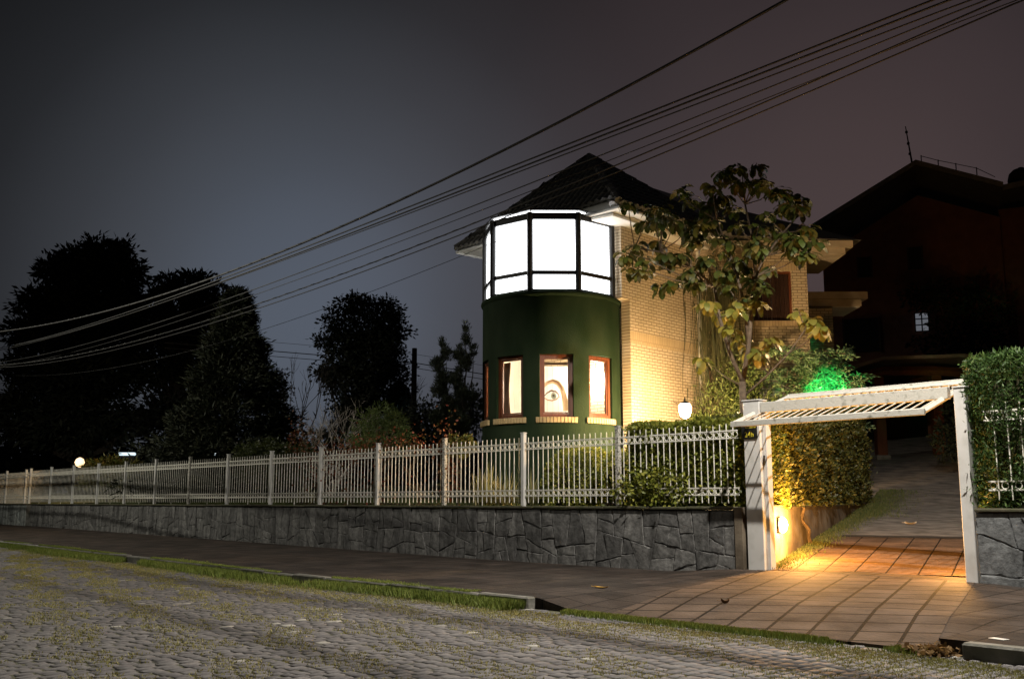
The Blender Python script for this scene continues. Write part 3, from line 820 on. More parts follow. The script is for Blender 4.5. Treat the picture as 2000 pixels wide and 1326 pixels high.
# lower windows
def chord_box(b, phi, r, x0, x1, z0, z1, d0, d1, mi=0):
    """box on the flat plane of a window at angle phi: x along the chord, d outward"""
    u = tp(phi + 90, 1) - TC; n = tp(phi, 1) - TC; c = TC + n * r
    P = []
    for z in (z0, z1):
        for x, d in ((x0, d0), (x1, d0), (x1, d1), (x0, d1)): P.append(c + u * x + n * d + Vector((0, 0, z)))
    k = len(b.v); b.v += [tuple(p) for p in P]
    for q in ((0, 3, 2, 1), (4, 5, 6, 7), (0, 1, 5, 4), (1, 2, 6, 5), (2, 3, 7, 6), (3, 0, 4, 7)):
        b.f.append(tuple(k + i for i in q)); b.m.append(mi)
for w in WIN:
    rf = RT * math.cos(R(HA)) - 0.10; hw = RT * math.sin(R(HA)) - 0.012
    b = MB(); ft = 0.075
    for x0, x1, z0, z1 in ((-hw, -hw + ft, Z_S, Z_H), (hw - ft, hw, Z_S, Z_H), (-hw + ft, hw - ft, Z_S, Z_S + .085), (-hw + ft, hw - ft, Z_H - ft, Z_H)):
        chord_box(b, w, rf, x0, x1, z0 + .004, z1 - .004, -0.03, 0.045)
    # inner sash
    e = ft + 0.002; s_ = 0.030
    for x0, x1, z0, z1 in ((-hw + e, -hw + e + s_, Z_S + .09, Z_H - e), (hw - e - s_, hw - e, Z_S + .09, Z_H - e), (-hw + e + s_, hw - e - s_, Z_S + .09, Z_S + .12), (-hw + e + s_, hw - e - s_, Z_H - e - s_, Z_H - e)):
        chord_box(b, w, rf, x0, x1, z0, z1, -0.02, 0.022)
    wf = b.build('window', M['wood_frame'], house)
    g = MB(); chord_box(g, w, rf, -hw + ft + .02, hw - ft - .02, Z_S + .10, Z_H - ft - .02, -0.004, 0.0)
    g.build('pane', M['glass'], wf)
    s = MB(); n_ = 12; half = 16.2
    for k in range(n_):
        a = w - half + (k + .5) * 2 * half / n_
        wd = 2 * R(half) / n_ * RT - 0.011
        c = tp(a, RT - 0.015, 3.105); ph = tp(a + 90, 1) - TC
        s.box(c, (wd, 0.13, 0.125), rz=math.atan2(ph.y, ph.x), bev=0.006)
    so = s.build('sill', M['sill_brick'], wf)
    m_ = MB(); m_.grid([[tp(a, r_, z_) for r_, z_ in ((RT - .06, 3.05), (RT + .033, 3.05), (RT + .033, 3.155), (RT - .06, 3.155))] for a in np.linspace(w - half, w + half, 9)])
    m_.build('sill_mortar', M['mortar'], so)

# room inside the lower storey
b = MB()
b.grid([[tp(a, 1.42, z) for z in (2.0, 5.0)] for a in np.arange(60, 271, 6)])
b.build('room_wall', M['cream_wall'], house)
b = MB(); b.prism([tuple(tp(a, 1.465)[:2]) for a in range(0, 360, 12)], 1.9, 2.0)
b.build('room_floor', M['shutter'], house)
b = MB(); b.prism([tuple(tp(a, 1.465)[:2]) for a in range(0, 360, 12)], 5.0, 5.06)
b.build('room_ceiling', M['cream_wall'], house)

# upper glazing: flat bays between dark mullions
VZ0, VZ1, RG = 6.08, 7.93, 1.63
for w in (-76, -36, 4, 44, 84):
    a0, a1 = w - 21, w - 21 + 40
    p0, p1 = tp(a0, RG), tp(a1, RG); hw = (p1 - p0).length / 2; mid = (p0 + p1) / 2; wm = w - 1; rm = (mid - TC).length
    b = MB()
    for x0, x1, z0, z1, d in ((-hw, -hw + .07, VZ0, VZ1, .035), (hw - .07, hw, VZ0, VZ1, .035), (-hw + .07, hw - .07, VZ0, VZ0 + .045, .03), (-hw + .07, hw - .07, 6.46, 6.555, .03), (-hw + .07, hw - .07, VZ1 - .16, VZ1, .03)):
        chord_box(b, wm, rm, x0, x1, z0, z1, -0.05, d)
    fr = b.build('tower_window', M['dark_metal'], house)
    g = MB()
    chord_box(g, wm, rm, -hw + .05, hw - .05, VZ0 + .04, 6.48, -0.035, -0.02)
    chord_box(g, wm, rm, -hw + .05, hw - .05, 6.55, VZ1 - .155, -0.035, -0.02)
    g.build('pane', M['upper_pane'], fr)
    # glossy strip of light above the header
    g = MB(); chord_box(g, wm, rm, -hw + .03, hw - .03, VZ1 + .004, VZ1 + .05, -0.04, -0.02)
    g.build('transom_pane', M['upper_pane'], fr)
for a in (-97, -57, -17, 23, 63, 103):
    p = tp(a, RG + 0.012); b = MB(); b.tube([(p.x, p.y, VZ0), (p.x, p.y, VZ1)], 0.070, n=8); b.build('mullion', M['dark_metal'], house)
b = MB(); pol = [tuple(tp(a, RG + 0.06)[:2]) for a in (-97, -57, -17, 23, 63, 103)] + [tuple(tp(180, 0.6)[:2])]
b.prism(pol, VZ1 + .052, VZ1 + .085)
b.build('glazing_cap', M['dark_metal'], house)

# brick walls
def wall_obj(name, m, loc, rz, boxes, parent=house):
    """boxes in the wall's own frame (x along, y into the house, z up)"""
    b = MB()
    for x0, x1, y0, y1, z0, z1 in boxes:
        b.box(((x0 + x1) / 2, (y0 + y1) / 2, (z0 + z1) / 2), (x1 - x0, y1 - y0, z1 - z0))
    o = b.build(name, m, None)
    o.parent = parent; o.location = Vector(loc) - origin_of(parent); o.rotation_euler = (0, 0, rz)
    return o
W0 = (-15.63, 17.3, 0); RZS = math.atan2(0.996, -0.088)
EC = (-15.96, 21.0, 0); RZF = math.atan2(0.740, 0.672)
wall_obj('side_wall', M['brick'], W0, RZS, [(0.76, 3.715, 0.0, 0.25, 0.9, 6.06), (0.45, 3.715, 0.0, 0.25, 6.06, 7.80)])
wall_obj('soldier_course', M['soldier'], W0, RZS, [(0.758, 3.717, -0.004, 0.0, 5.02, 5.30)])
wall_obj('front_wall', M['brick'], (-19.3, 17.45, 0), 0.0, [(0, 3.3, 0.0, 0.2, 0.9, 7.80)])
wall_obj('rear_left_wall', M['brick'], (-19.2, 25.0, 0), R(-90), [(0, 7.4, 0, 0.2, 0.9, 7.80)])
WX0, WX1, WZ0, WZ1 = 1.46, 2.51, 5.93, 7.26
FL_ = 2.91
wall_obj('angled_wall', M['brick'], EC, RZF, [(-0.02, WX0, 0, 0.25, 0.9, 7.69), (WX1, FL_, 0, 0.25, 0.9, 7.69), (WX0, WX1, 0, 0.25, 0.9, WZ0), (WX0, WX1, 0, 0.25, WZ1, 7.69)])
wall_obj('lintel_course', M['soldier'], EC, RZF, [(WX0 - .12, WX1 + .12, -0.004, 0.0, WZ1, WZ1 + .21)])
wall_obj('sill_course', M['soldier'], EC, RZF, [(WX0 - .12, WX1 + .12, -0.03, 0.0, WZ0 - .14, WZ0 - .002)])
fx = lambda x, y, z: (EC[0] + x * math.cos(RZF) - y * math.sin(RZF), EC[1] + x * math.sin(RZF) + y * math.cos(RZF), z)
wf = wall_obj('shuttered_window', M['wood_frame'], EC, RZF, [(WX0, WX0 + .06, .10, .18, WZ0, WZ1), (WX1 - .06, WX1, .10, .18, WZ0, WZ1), (WX0 + .06, WX1 - .06, .10, .18, WZ1 - .06, WZ1), (WX0 + .06, WX1 - .06, .10, .18, WZ0, WZ0 + .05)])
for k in (0, 1):
    x0 = WX0 + .065 + k * .465; b = MB()
    for j in range(4):
        c = fx(x0 + .115 * j + .057, .145, (WZ0 + WZ1) / 2 - .005); b.box(c, (.108, .03, WZ1 - WZ0 - .13), rz=RZF, bev=.006)
    o = b.build('shutter', M['shutter'], None); o.parent = wf
    wm_ = Vector(EC)
    ca, sa = math.cos(-RZF), math.sin(-RZF)
    for v in o.data.vertices:
        x, y = v.co.x - wm_.x, v.co.y - wm_.y; v.co = (x * ca - y * sa, x * sa + y * ca, v.co.z)
F2 = fx(FL_ - 0.002, 0.0, 0)
wall_obj('return_wall', M['brick'], F2, RZF + R(90), [(0.252, 4.0, 0.0, 0.2, 0.9, 7.69)])
wall_obj('ledge_wall', M['brick'], (-14.98, 24.77, 0), RZF, [(-0.3, 0.66, 0.0, 0.2, 0.9, 6.62)])
# cornices with their white soffits
wall_obj('angled_cornice', M['cornice'], EC, RZF, [(-0.25, FL_ + 1.02, -0.06, 2.3, 7.70, 7.86), (-0.30, FL_ + 1.20, -0.14, 2.4, 7.863, 8.04)])
wall_obj('ledge_cornice', M['cornice'], (-14.98, 24.77, 0), RZF, [(-0.3, 1.46, -0.06, 1.5, 6.66, 6.85), (-0.3, 1.62, -0.14, 1.6, 6.853, 7.05)])
wall_obj('ledge_soffit', M['stucco'], (-14.98, 24.77, 0), RZF, [(0.67, 1.42, -0.03, 1.4, 6.63, 6.656)])
wall_obj('side_cornice', M['cornice'], W0, RZS, [(0.25, 3.9, -0.47, 0.2, 7.87, 8.07)])
wall_obj('side_soffit', M['stucco'], W0, RZS, [(-0.4, 3.9, -0.40, 0.22, 7.805, 7.866)])
b = MB(); b.tube([(-15.88, 21.0, 1.2), (-15.88, 21.0, 7.75)], 0.055, n=8)
b.build('downpipe', M['white_paint'], house)

# soffit under the tower roof
b = MB(); b.prism([(-20.55, 16.82), (-14.92, 16.82), (-14.98, 20.8), (-20.55, 20.8)], 7.895, 7.93)
b.build('soffit', M['stucco'], house)
# tiled tent roof
EFL, EFR, EBR, EBL = Vector((-20.65, 16.72, 7.97)), Vector((-14.80, 16.72, 7.97)), Vector((-14.86, 20.95, 7.97)), Vector((-20.65, 20.9, 7.97))
AP = Vector((-17.58, 18.72, 10.22))
roof = None
b = MB()
for p0, p1 in ((EFL, EFR), (EFR, EBR), (EBR, EBL), (EBL, EFL)):
    dz = Vector((0, 0, .03)); b.face([p0 - dz * 2, p1 - dz * 2, AP - dz])
    b.face([p1 - dz * 3.4, p0 - dz * 3.4, AP - dz * 3])
    b.face([p0 - dz * 3.4, p1 - dz * 3.4, p1 - dz * 2, p0 - dz * 2])
roof = b.build('roof', M['stucco'], house)
def tiles(p0, p1, ap, notch=None, tw=0.215, th=0.30):
    u = (p1 - p0); Lu = u.length; u.normalize()
    n = u.cross(ap - p0); n.normalize()
    if n.z < 0: n = -n
    v = n.cross(u); 
    if v.z < 0: v = -v
    Hh = (ap - p0).dot(v); xa = (ap - p0).dot(u)
    b = MB(); nr = int(Hh / th) + 1; ns = 6
    for r_ in range(nr):
        va, vb = r_ * th - .03, min((r_ + 1) * th + .01, Hh)
        vm = (max(va, 0) + vb) / 2
        xl, xr = xa * max(va, 0) / Hh, Lu - (Lu - xa) * max(va, 0) / Hh
        c0, c1 = int(math.floor(xl / tw)), int(math.ceil(xr / tw))
        for c in range(c0, c1):
            xc = (c + .5) * tw
            xl_m, xr_m = xa * vm / Hh, Lu - (Lu - xa) * vm / Hh
            if xc < xl_m - .06 or xc > xr_m + .06: continue
            if notch and notch(xc, vm): continue
            jit = random.uniform(-.008, .008)
            P = []
            for (vv, off) in ((va, .012), (va, .055), (vb, .020)):
                row = []
                for k in range(ns + 1):
                    x = (c + k / ns) * tw
                    h = .062 * abs(math.sin(math.pi * k / ns)) ** 0.8 if off > .015 else (.062 * abs(math.sin(math.pi * k / ns)) ** .8 - .05)
                    row.append(p0 + u * x + v * (vv + jit) + n * (off + h))
                P.append(row)
            b.grid(P)
    return b
def notch_front(x, v):
    X = EFL.x + x
    return X > -16.75 and v < 0.36 * min(1, (X + 16.75) / 0.9) and X < -15.05
tiles(EFL, EFR, AP, notch_front).build('roof_tiles', M['tile'], roof, smooth=False)
tiles(EFR, EBR, AP).build('roof_tiles', M['tile'], roof, smooth=False)
tiles(EBL, EFL, AP).build('roof_tiles', M['tile'], roof, smooth=False)
b = MB()
for e in (EFL, EFR, EBR, EBL):
    d = AP - e; n_ = int(d.length / 0.34)
    for k in range(n_):
        a, c = e + d * (k / n_) + Vector((0, 0, .045)), e + d * ((k + 1.12) / n_) + Vector((0, 0, .045))
        b.tube([a, c], [.105, .085], n=8)
b.lathe(AP + Vector((0, 0, -0.02)), [(0.16, 0), (0.13, .08), (0.05, .12)], n=10)
b.build('ridge_caps', M['tile'], roof, smooth=False)
# lower roof over the rear wing
b = MB()
a_, b_, c_, d_, e_, f_ = (-14.9, 18.9, 8.09), (-15.35, 20.9, 8.09), (-12.95, 24.15, 8.06), (-15.3, 26.2, 8.09), (-19.6, 26.4, 8.09), (-20.3, 20.5, 8.09)
r1, r2, r3 = (-17.58, 19.2, 9.95), (-16.2, 22.25, 9.27), (-15.55, 22.75, 9.12)
for q in ([a_, b_, r2, r1], [b_, c_, r3, r2], [c_, d_, r3], [d_, e_, r2, r3], [e_, f_, r1, r2], [f_, a_, r1]): b.face(q)
b.face([a_, f_, e_, d_, c_, b_])
b.build('rear_roof', M['tile'], house)

# ------------------------------------------------------------------ things of the lit lower room
def wavy(phi0, phi1, r, z0, z1, folds, amp, gather=0.0):
    P = []
    n_ = folds * 8
    for i in range(n_ + 1):
        t = i / n_; col = []
        for j in range(9):
            s = j / 8
            g = gather * math.sin(math.pi * min(1, s * 1.1)) 
            a = phi0 + (phi1 - phi0) * (t * (1 - g))
            col.append(tp(a, r + amp * math.sin(2 * math.pi * folds * t + s), z0 + (z1 - z0) * s))
        P.append(col)
    return P
def cloth_mat(name, c, tr=0.35):
    m = mat(name, c, tuple(x * .7 for x in c), scale=5, rough=0.9); t = m.node_tree; p = t.nodes['Principled BSDF']
    tn = t.nodes.new('ShaderNodeBsdfTranslucent'); tn.inputs[0].default_value = (*c, 1)
    mx = t.nodes.new('ShaderNodeMixShader'); mx.inputs[0].default_value = tr
    t.links.new(p.outputs[0], mx.inputs[1]); t.links.new(tn.outputs[0], mx.inputs[2]); t.links.new(mx.outputs[0], t.nodes['Material Output'].inputs['Surface'])
    return m
M['drape'] = cloth_mat('taupe drape', (0.15, 0.095, 0.06), 0.05)
M['drape_dark'] = cloth_mat('brown drape', (0.22, 0.13, 0.08), 0.15)
M['blind'] = cloth_mat('white printed blind', (0.86, 0.84, 0.78), 0.6)
M['print_tan'] = cloth_mat('printed tan skin tone', (0.74, 0.56, 0.36), 0.6)
M['print_brown'] = cloth_mat('printed brown', (0.55, 0.36, 0.24), 0.55)
M['print_grey'] = cloth_mat('printed grey green', (0.42, 0.45, 0.34), 0.5)
M['print_dark'] = cloth_mat('printed dark lashes', (0.24, 0.17, 0.14), 0.45)
b = MB(); b.grid(wavy(-55, -44, 1.36, 3.22, 4.50, 5, .022, 0.25))
tag(b.build('curtain', M['drape'], None, smooth=True), 'taupe drawn curtain hanging inside the window beside the eye blind', 'curtain', group='curtains in the tower windows')
b = MB(); b.grid(wavy(77, 60, 1.38, 3.22, 4.46, 5, .024, 0.2))
tag(b.build('curtain', M['drape'], None, smooth=True), 'taupe curtain in the window nearest the brick wall beside the bare lamp', 'curtain', group='curtains in the tower windows')
# printed blind showing a large eye
bl = thing('eye_blind', 'white vertical blind printed with a large brown eye in the middle tower window', 'blind', tuple(tp(4, 1.30, 3.2)))
def bp_(x, z, d=0.0):
    u = tp(94, 1) - TC; n = tp(4, 1) - TC; p = TC + n * (1.30 + d) + u * x; return Vector((p.x, p.y, z))
b = MB()
for k in range(7):
    x0 = -0.44 + k * 0.126; b.face([bp_(x0, 2.9), bp_(x0 + .122, 2.9), bp_(x0 + .122, 4.36), bp_(x0, 4.36)])
b.build('blind_slats', M['blind'], bl)
b = MB(); b.box(bp_(0, 4.42), (0.9, 0.05, 0.05), rz=math.atan2((tp(94, 1) - TC).y, (tp(94, 1) - TC).x)); b.build('head_rail', M['drape'], bl)
def band(pts, w, mi, d, name):
    b = MB()
    P = []
    for i, (x, z) in enumerate(pts):
        x2, z2 = pts[min(i + 1, len(pts) - 1)]; x1, z1 = pts[max(i - 1, 0)]
        l = math.hypot(x2 - x1, z2 - z1); nx, nz = -(z2 - z1) / l, (x2 - x1) / l
        ww = w[i] if hasattr(w, '__len__') else w
        P.append([bp_(x + nx * ww / 2, z + nz * ww / 2, d), bp_(x - nx * ww / 2, z - nz * ww / 2, d)])
    b.grid(P); return b.build(name, mi, bl)
band([(-.30, 3.86), (-.20, 3.97), (-.06, 4.02), (.06, 3.97), (.14, 3.86), (.19, 3.70), (.23, 3.50), (.25, 3.34)], [.05, .08, .10, .11, .11, .11, .14, .15], M['print_tan'], .003, 'brow_shadow')
band([(-.18, 4.00), (-.06, 4.035), (.05, 3.99), (.12, 3.90), (.16, 3.80)], [.02, .045, .05, .04, .02], M['print_brown'], .006, 'eyebrow')
band([(-.27, 3.66), (-.20, 3.74), (-.10, 3.80), (0, 3.78), (.06, 3.72), (.09, 3.64)], [.015, .03, .045, .045, .03, .01], M['print_dark'], .009, 'eyelid')
band([(-.30, 3.66), (-.18, 3.585), (-.08, 3.57), (.02, 3.60), (.08, 3.66)], [.02, .03, .035, .03, .02], M['print_brown'], .006, 'eyelid')
b = MB(); b.face([bp_(-.045 + .062 * math.cos(t), 3.68 + .078 * math.sin(t), .006) for t in np.linspace(0, 2 * math.pi, 18, endpoint=False)]); b.build('iris', M['print_grey'], bl)
b = MB(); b.face([bp_(-.045 + .026 * math.cos(t), 3.69 + .03 * math.sin(t), .010) for t in np.linspace(0, 2 * math.pi, 14, endpoint=False)]); b.build('pupil', M['print_dark'], bl)
# bare lamp
rl = thing('room_lamp', 'bare glowing lamp inside the right hand tower window', 'lamp', (-16.20, 17.37, 4.1))
b = MB(); b.lathe((-16.20, 17.37, 4.08), [(0.02, -.10), (.07, -.07), (.10, 0), (.07, .07), (.02, .10)], n=14); b.build('bulb', M['room_globe'], rl, smooth=True)
b = MB(); b.tube([(-16.20, 17.37, 4.16), (-16.20, 17.37, 4.99)], 0.008); b.build('cord', M['dark_metal'], rl)

# ------------------------------------------------------------------ lamps
def point(name, loc, power, color, size, parent=None, spot=None):
    ld = bpy.data.lights.new(name, 'SPOT' if spot else 'POINT'); ld.energy = power; ld.color = color; ld.shadow_soft_size = size
    o = bpy.data.objects.new(name, ld); COL.objects.link(o)
    o.location = Vector(loc) - (origin_of(parent) if parent else Vector((0, 0, 0)))
    if parent: o.parent = parent
    if spot:
        ld.spot_size = R(spot[0]); ld.spot_blend = spot[1]
        o.rotation_euler = Vector(spot[2]).to_track_quat('-Z', 'Y').to_euler()
    return o
# lantern on a garden post before the brick side wall
wc = Vector((-13.77, 17.6, 3.25))
wl = thing('garden_lantern', 'glowing warm lantern on a post between the hedge and the buff brick side wall', 'garden lamp', (wc.x, wc.y, 1.25))
b = MB(); b.tube([(wc.x, wc.y, 1.2), (wc.x, wc.y, 3.08)], .035, n=8); b.lathe((wc.x, wc.y, 1.2), [(.11, 0), (.10, .1), (.05, .22)], n=10); b.build('lamp_post', M['dark_metal'], wl)
b = MB(); b.lathe(tuple(wc), [(.05, -.15), (.09, -.13), (.125, -.04), (.13, .06), (.115, .13), (.09, .14)], n=16); b.build('glass_body', M['warm_globe'], wl, smooth=True)
b = MB(); b.lathe(tuple(wc), [(.12, .137), (.12, .15), (.06, .19), (.02, .21), (.02, .25), (.005, .30)], n=12); b.build('cap', M['dark_metal'], wl)
# bulkhead lamp on the retaining wall, and its twin behind the right post
def bulkhead(p, n, label, power):
    p = Vector(p); n = Vector(n).normalized()
    t = thing('bulkhead_lamp', label, 'wall lamp', tuple(p), group='amber bulkhead lamps along the driveway')
    b = MB(); rz = math.atan2(n.y, n.x)
    b.box(p + n * .02, (.04, .30, .24), rz=rz, bev=.012); b.build('base_plate', M['dark_metal'], t)
    b = MB()
    for k in range(7):
        a0 = math.pi / 2 * k / 6
        pass
    rings = []
    for k in range(6):
        a = math.pi / 2 * k / 5; rr_ = math.cos(a)
        rings.append([(p + n * (.042 + .09 * math.sin(a)) + Vector((-n.y, n.x, 0)) * (.16 * max(rr_, .02) * math.cos(q)) + Vector((0, 0, .13 * max(rr_, .02) * math.sin(q)))) for q in np.linspace(0, 2 * math.pi, 15)])
    b.grid(rings); b.build('lens', M['gate_globe'], t, smooth=True)
    point('bulkhead_light', p + n * 0.34, power, (1.0, 0.47, 0.11), 0.09, t)
    return t
lp = D0 + DV * 0.86 - DN * 0.03
bulkhead((lp.x, lp.y, 0.93), DN, 'amber bulkhead lamp glowing on the rendered retaining wall', LAMP_GATE)
t = thing('retaining_wall', 'low wall end behind the right gate post lit by an amber lamp', 'wall', (-6.0, 14.3, 0.2))
b = MB(); b.box((-6.00, 14.36, 0.72), (0.16, 1.0, 1.0), rz=math.atan2(DV.y, DV.x) - R(90), bev=.01); b.build('wall_body', M['concrete'], t)
bulkhead((-6.085, 14.30, 0.80), (-DN.x, -DN.y, 0), 'amber bulkhead lamp hidden behind the right gate post', LAMP_GATE_FAR)
# garden lamp far left
gl_ = thing('garden_lamp', 'glowing amber globe lamp on a thin post behind the far fence', 'lamp', (-43.4, 15.2, 1.3))
b = MB(); b.tube([(-43.4, 15.2, 1.2), (-43.4, 15.2, 2.72)], .03); b.build('lamp_post', M['dark_metal'], gl_)
b = MB(); b.lathe((-43.4, 15.2, 2.9), [(.03, -.2), (.14, -.14), (.2, 0), (.14, .14), (.03, .2)], n=14); b.build('globe', M['garden_globe'], gl_, smooth=True)
point('globe_light', (-43.4, 15.2, 2.9), LAMP_GARDEN, (1.0, 0.62, 0.28), 0.22, gl_)
# green garden floodlight
gf = thing('garden_floodlight', 'small green floodlight on a stake above the driveway hedge', 'lamp', (-11.95, 20.25, 1.45))
b = MB(); b.box((-11.95, 20.25, 3.60), (.22, .12, .16), bev=.01); b.tube([(-11.95, 20.25, 1.3), (-11.95, 20.25, 3.54)], .02); b.build('housing', M['dark_metal'], gf)
b = MB(); b.box((-11.95, 20.25, 3.688), (.18, .10, .01)); b.build('lens', M['green_lens'], gf)
point('green_light', (-11.95, 20.25, 3.80), LAMP_GREEN, (0.03, 1.0, 0.28), 0.05, gf, spot=(58, .5, (-0.50, 1.0, -0.06)))
# street lamps on the utility poles that also carry the cables, just beyond both ends of the picture
def pole_lamp(label, px, py, head, power, color, ph=9.3, cut=158):
    t = thing('street_lamp', label, 'street lamp', (px, py, slope(px)), group='street lamps on utility poles')
    b = MB(); b.tube([(px, py, 0), (px, py, ph)], [.16, .11], n=10); b.build('pole', M['kerb'], t)
    b = MB(); b.tube([(px, py, ph - .7), (px + (head[0] - px) * .35, py + (head[1] - py) * .35, head[2] + .12), (head[0], head[1], head[2] + .12)], .03); b.build('arm', M['dark_metal'], t)
    b = MB(); a = math.atan2(head[1] - py, head[0] - px)
    b.box((head[0], head[1], head[2] + .10), (.62, .24, .10), rz=a, bev=.03); b.build('lamp_head', M['dark_metal'], t)
    b = MB(); b.box((head[0], head[1], head[2] + .044), (.40, .18, .012), rz=a); b.build('lens', M['street_lens'], t)
    b = MB(); b.box((px, py, 6.35), (.14, 1.7, .12)); b.build('cross_arm', M['dark_bark'], t)
    point('street_light', (head[0], head[1], head[2] - .02), power, color, .07, t, spot=(cut, .30, (0, 0, -1)))
    return t
pole_lamp('street lamp on the utility pole past the gate side of the street', -1.6, 9.3, (-5.15, 10.35, 8.75), LAMP_STREET_NEAR, (1.0, 0.93, 0.82))
pole_lamp('street lamp on the utility pole at the far end of the street', -33.5, -1.0, (-33.0, 4.6, 11.0), LAMP_STREET_FAR, (1.0, 0.95, 0.80), 11.6, 180)

# ------------------------------------------------------------------ carport at the top of the driveway
cp = thing('carport', 'red brown timber carport at the top of the driveway', 'carport', (-14.7, 29.7, 2.6))
rzc = RZF
def cpo(x, y, z): return Vector((-15.49 + x * math.cos(rzc) - y * math.sin(rzc), 29.37 + x * math.sin(rzc) + y * math.cos(rzc), z))
for x, y in ((0, 0), (1.78, 0.0), (0.3, 4.2), (3.4, 4.2)):
    b = MB(); b.box(cpo(x, y, 3.9), (.30, .30, 2.75), rz=rzc, bev=.01); o = b.build('post', M['carport_wood'], cp)
    f = MB(); f.box(cpo(x, y, 2.58), (.42, .42, .22), rz=rzc, bev=.02); f.build('footing', M['kerb'], o)
b = MB()
b.tube([cpo(-1.35, -.15, 4.85), cpo(.15, -.15, 5.28), cpo(1.75, -.15, 5.28), cpo(3.8, -.15, 5.15)], .14, n=4); b.build('beam', M['carport_wood'], cp)
b = MB(); b.tube([cpo(1.78, 0, 5.2), cpo(1.78, 4.2, 5.2)], .11, n=4); b.tube([cpo(0, 0, 5.2), cpo(0.3, 4.2, 5.2)], .11, n=4); b.build('beam', M['carport_wood'], cp)
b = MB()
P = [[cpo(x, y, z) for x, z in ((-1.9, 5.0), (-.1, 5.52), (2.2, 5.60), (5.2, 5.45))] for y in (-.9, 1.8, 4.8)]
b.grid(P); b.grid([[q + Vector((0, 0, .10)) for q in r_] for r_ in P])
for j in range(3): b.face([P[0][j], P[0][j + 1], P[0][j + 1] + Vector((0, 0, .1)), P[0][j] + Vector((0, 0, .1))])
b.build('roof', M['tile'], cp)
b = MB(); b.box(cpo(1.5, 4.9, 4.2), (8.0, .2, 3.4), rz=rzc); b.build('back_wall', M['black'], cp)

# ------------------------------------------------------------------ dark gabled house behind
fh = thing('gabled_house', 'unlit dark red brick house with a steep gable behind the carport', 'house', (-19, 40, 2.5))
HU = Vector((0.898, 0.440, 0)); HN = Vector((-0.440, 0.898, 0))          # along its facade / away from the street
rzh = math.atan2(HU.y, HU.x)
H0 = Vector((-18.75, 39.8, 0))
def hp(x, y, z): q = H0 + HU * x + HN * y; return Vector((q.x, q.y, z))
b = MB()
outline = [(-3.9, 2.0), (3.0, 2.0), (3.0, 12.6), (0.0, 13.85), (-3.9, 11.6)]
b.face([hp(x, 0, z) for x, z in outline])
b.face([hp(-3.9, 0, 2), hp(-3.9, 0, 11.6), hp(-3.9, 9, 11.6), hp(-3.9, 9, 2)])
b.face([hp(3.0, .3, 2), hp(9, .3, 2), hp(9, .3, 13.0), hp(3.0, .3, 13.0)])
o = b.build('wall', mat('unlit dark red brick', (0.16, 0.066, 0.044), (0.12, 0.048, 0.032), scale=3, rough=0.9), fh)
def slab(b, pts, t=.22):
    b.face(pts); b.face([p - Vector((0, 0, t)) for p in reversed(pts)])
    for i in range(len(pts)):
        p, q = pts[i], pts[(i + 1) % len(pts)]; b.face([p, p - Vector((0, 0, t)), q - Vector((0, 0, t)), q])
b = MB()
ri_ = 15.1
slab(b, [hp(-4.25, -.9, 12.78), hp(0, -.9, ri_), hp(0, 9, ri_), hp(-4.25, 9, 12.78)])
slab(b, [hp(0, -.9, ri_), hp(3.15, -.9, 13.78), hp(3.15, 9, 13.78), hp(0, 9, ri_)])
slab(b, [hp(3.15, -.6, 13.75), hp(9, -.6, 14.6), hp(9, 8, 14.6), hp(3.15, 8, 13.75)])
b.build('roof', M['tile'], fh)
for (x0, x1, z0, z1, m_) in ((-.52, .03, 10.72, 11.64, 'black'), (-2.5, -1.95, 10.55, 11.40, 'black'), (-3.2, -1.8, 7.4, 8.8, 'black')):
    b = MB(); b.box(hp((x0 + x1) / 2, -.02, (z0 + z1) / 2), (x1 - x0, .12, z1 - z0), rz=rzh); wo_ = b.build('window', M['black'], fh)
    b = MB()
    for x in (x0, x1): b.box(hp(x, -.10, (z0 + z1) / 2), (.07, .05, z1 - z0 + .06), rz=rzh)
    b.build('frame', M['shutter'], wo_)
b = MB(); b.box(hp(-.15, -.02, 8.5), (.50, .12, .72), rz=rzh); wo_ = b.build('window', M['dim_lit'], fh)
wo_['label'] = 'dimly lit small window'
b = MB()
for x in (-.41, -.15, .11): b.box(hp(x, -.10, 8.5), (.05, .04, .78), rz=rzh)
for z in (8.12, 8.38, 8.63, 8.88): b.box(hp(-.15, -.105, z), (.56, .03, .04), rz=rzh)
b.build('bars', M['black'], wo_)
# mast and water tank on its roof
mst = thing('lightning_rod', 'thin lightning rod at the gable top of the dark house', 'lightning rod', tuple(hp(-.15, -.5, 15.0)))
b = MB(); b.tube([hp(-.12, -.5, 14.9), hp(-.30, -.5, 16.7)], [.045, .02]); b.build('rod', M['black'], mst)
b = MB()
for z in (15.5, 15.95, 16.45): b.tube([hp(-.2 - (z - 15.5) * .08, -.5, z - .04), hp(-.2 - (z - 15.5) * .08, -.5, z + .04)], .06, n=6)
b.build('insulators', M['black'], mst)
rw = thing('ridge_cable', 'cable on small insulator stubs along the dark house roof', 'cable', tuple(hp(1.5, -.6, 14.6)))
b = MB(); pts = [(.22, 15.32), (.85, 15.05), (1.5, 14.82), (2.25, 14.55), (2.9, 14.1)]
b.tube([hp(x, -.6, z) for x, z in pts] , .014, n=4); b.build('cable_run', M['black'], rw)
b = MB()
for x, z in pts[:4]: b.tube([hp(x, -.6, z - .35), hp(x, -.6, z + .03)], .022, n=5)
b.build('stubs', M['black'], rw)
wt = thing('water_tank', 'round dark water tank on the roof at the right edge', 'water tank', tuple(hp(3.9, .5, 13.9)))
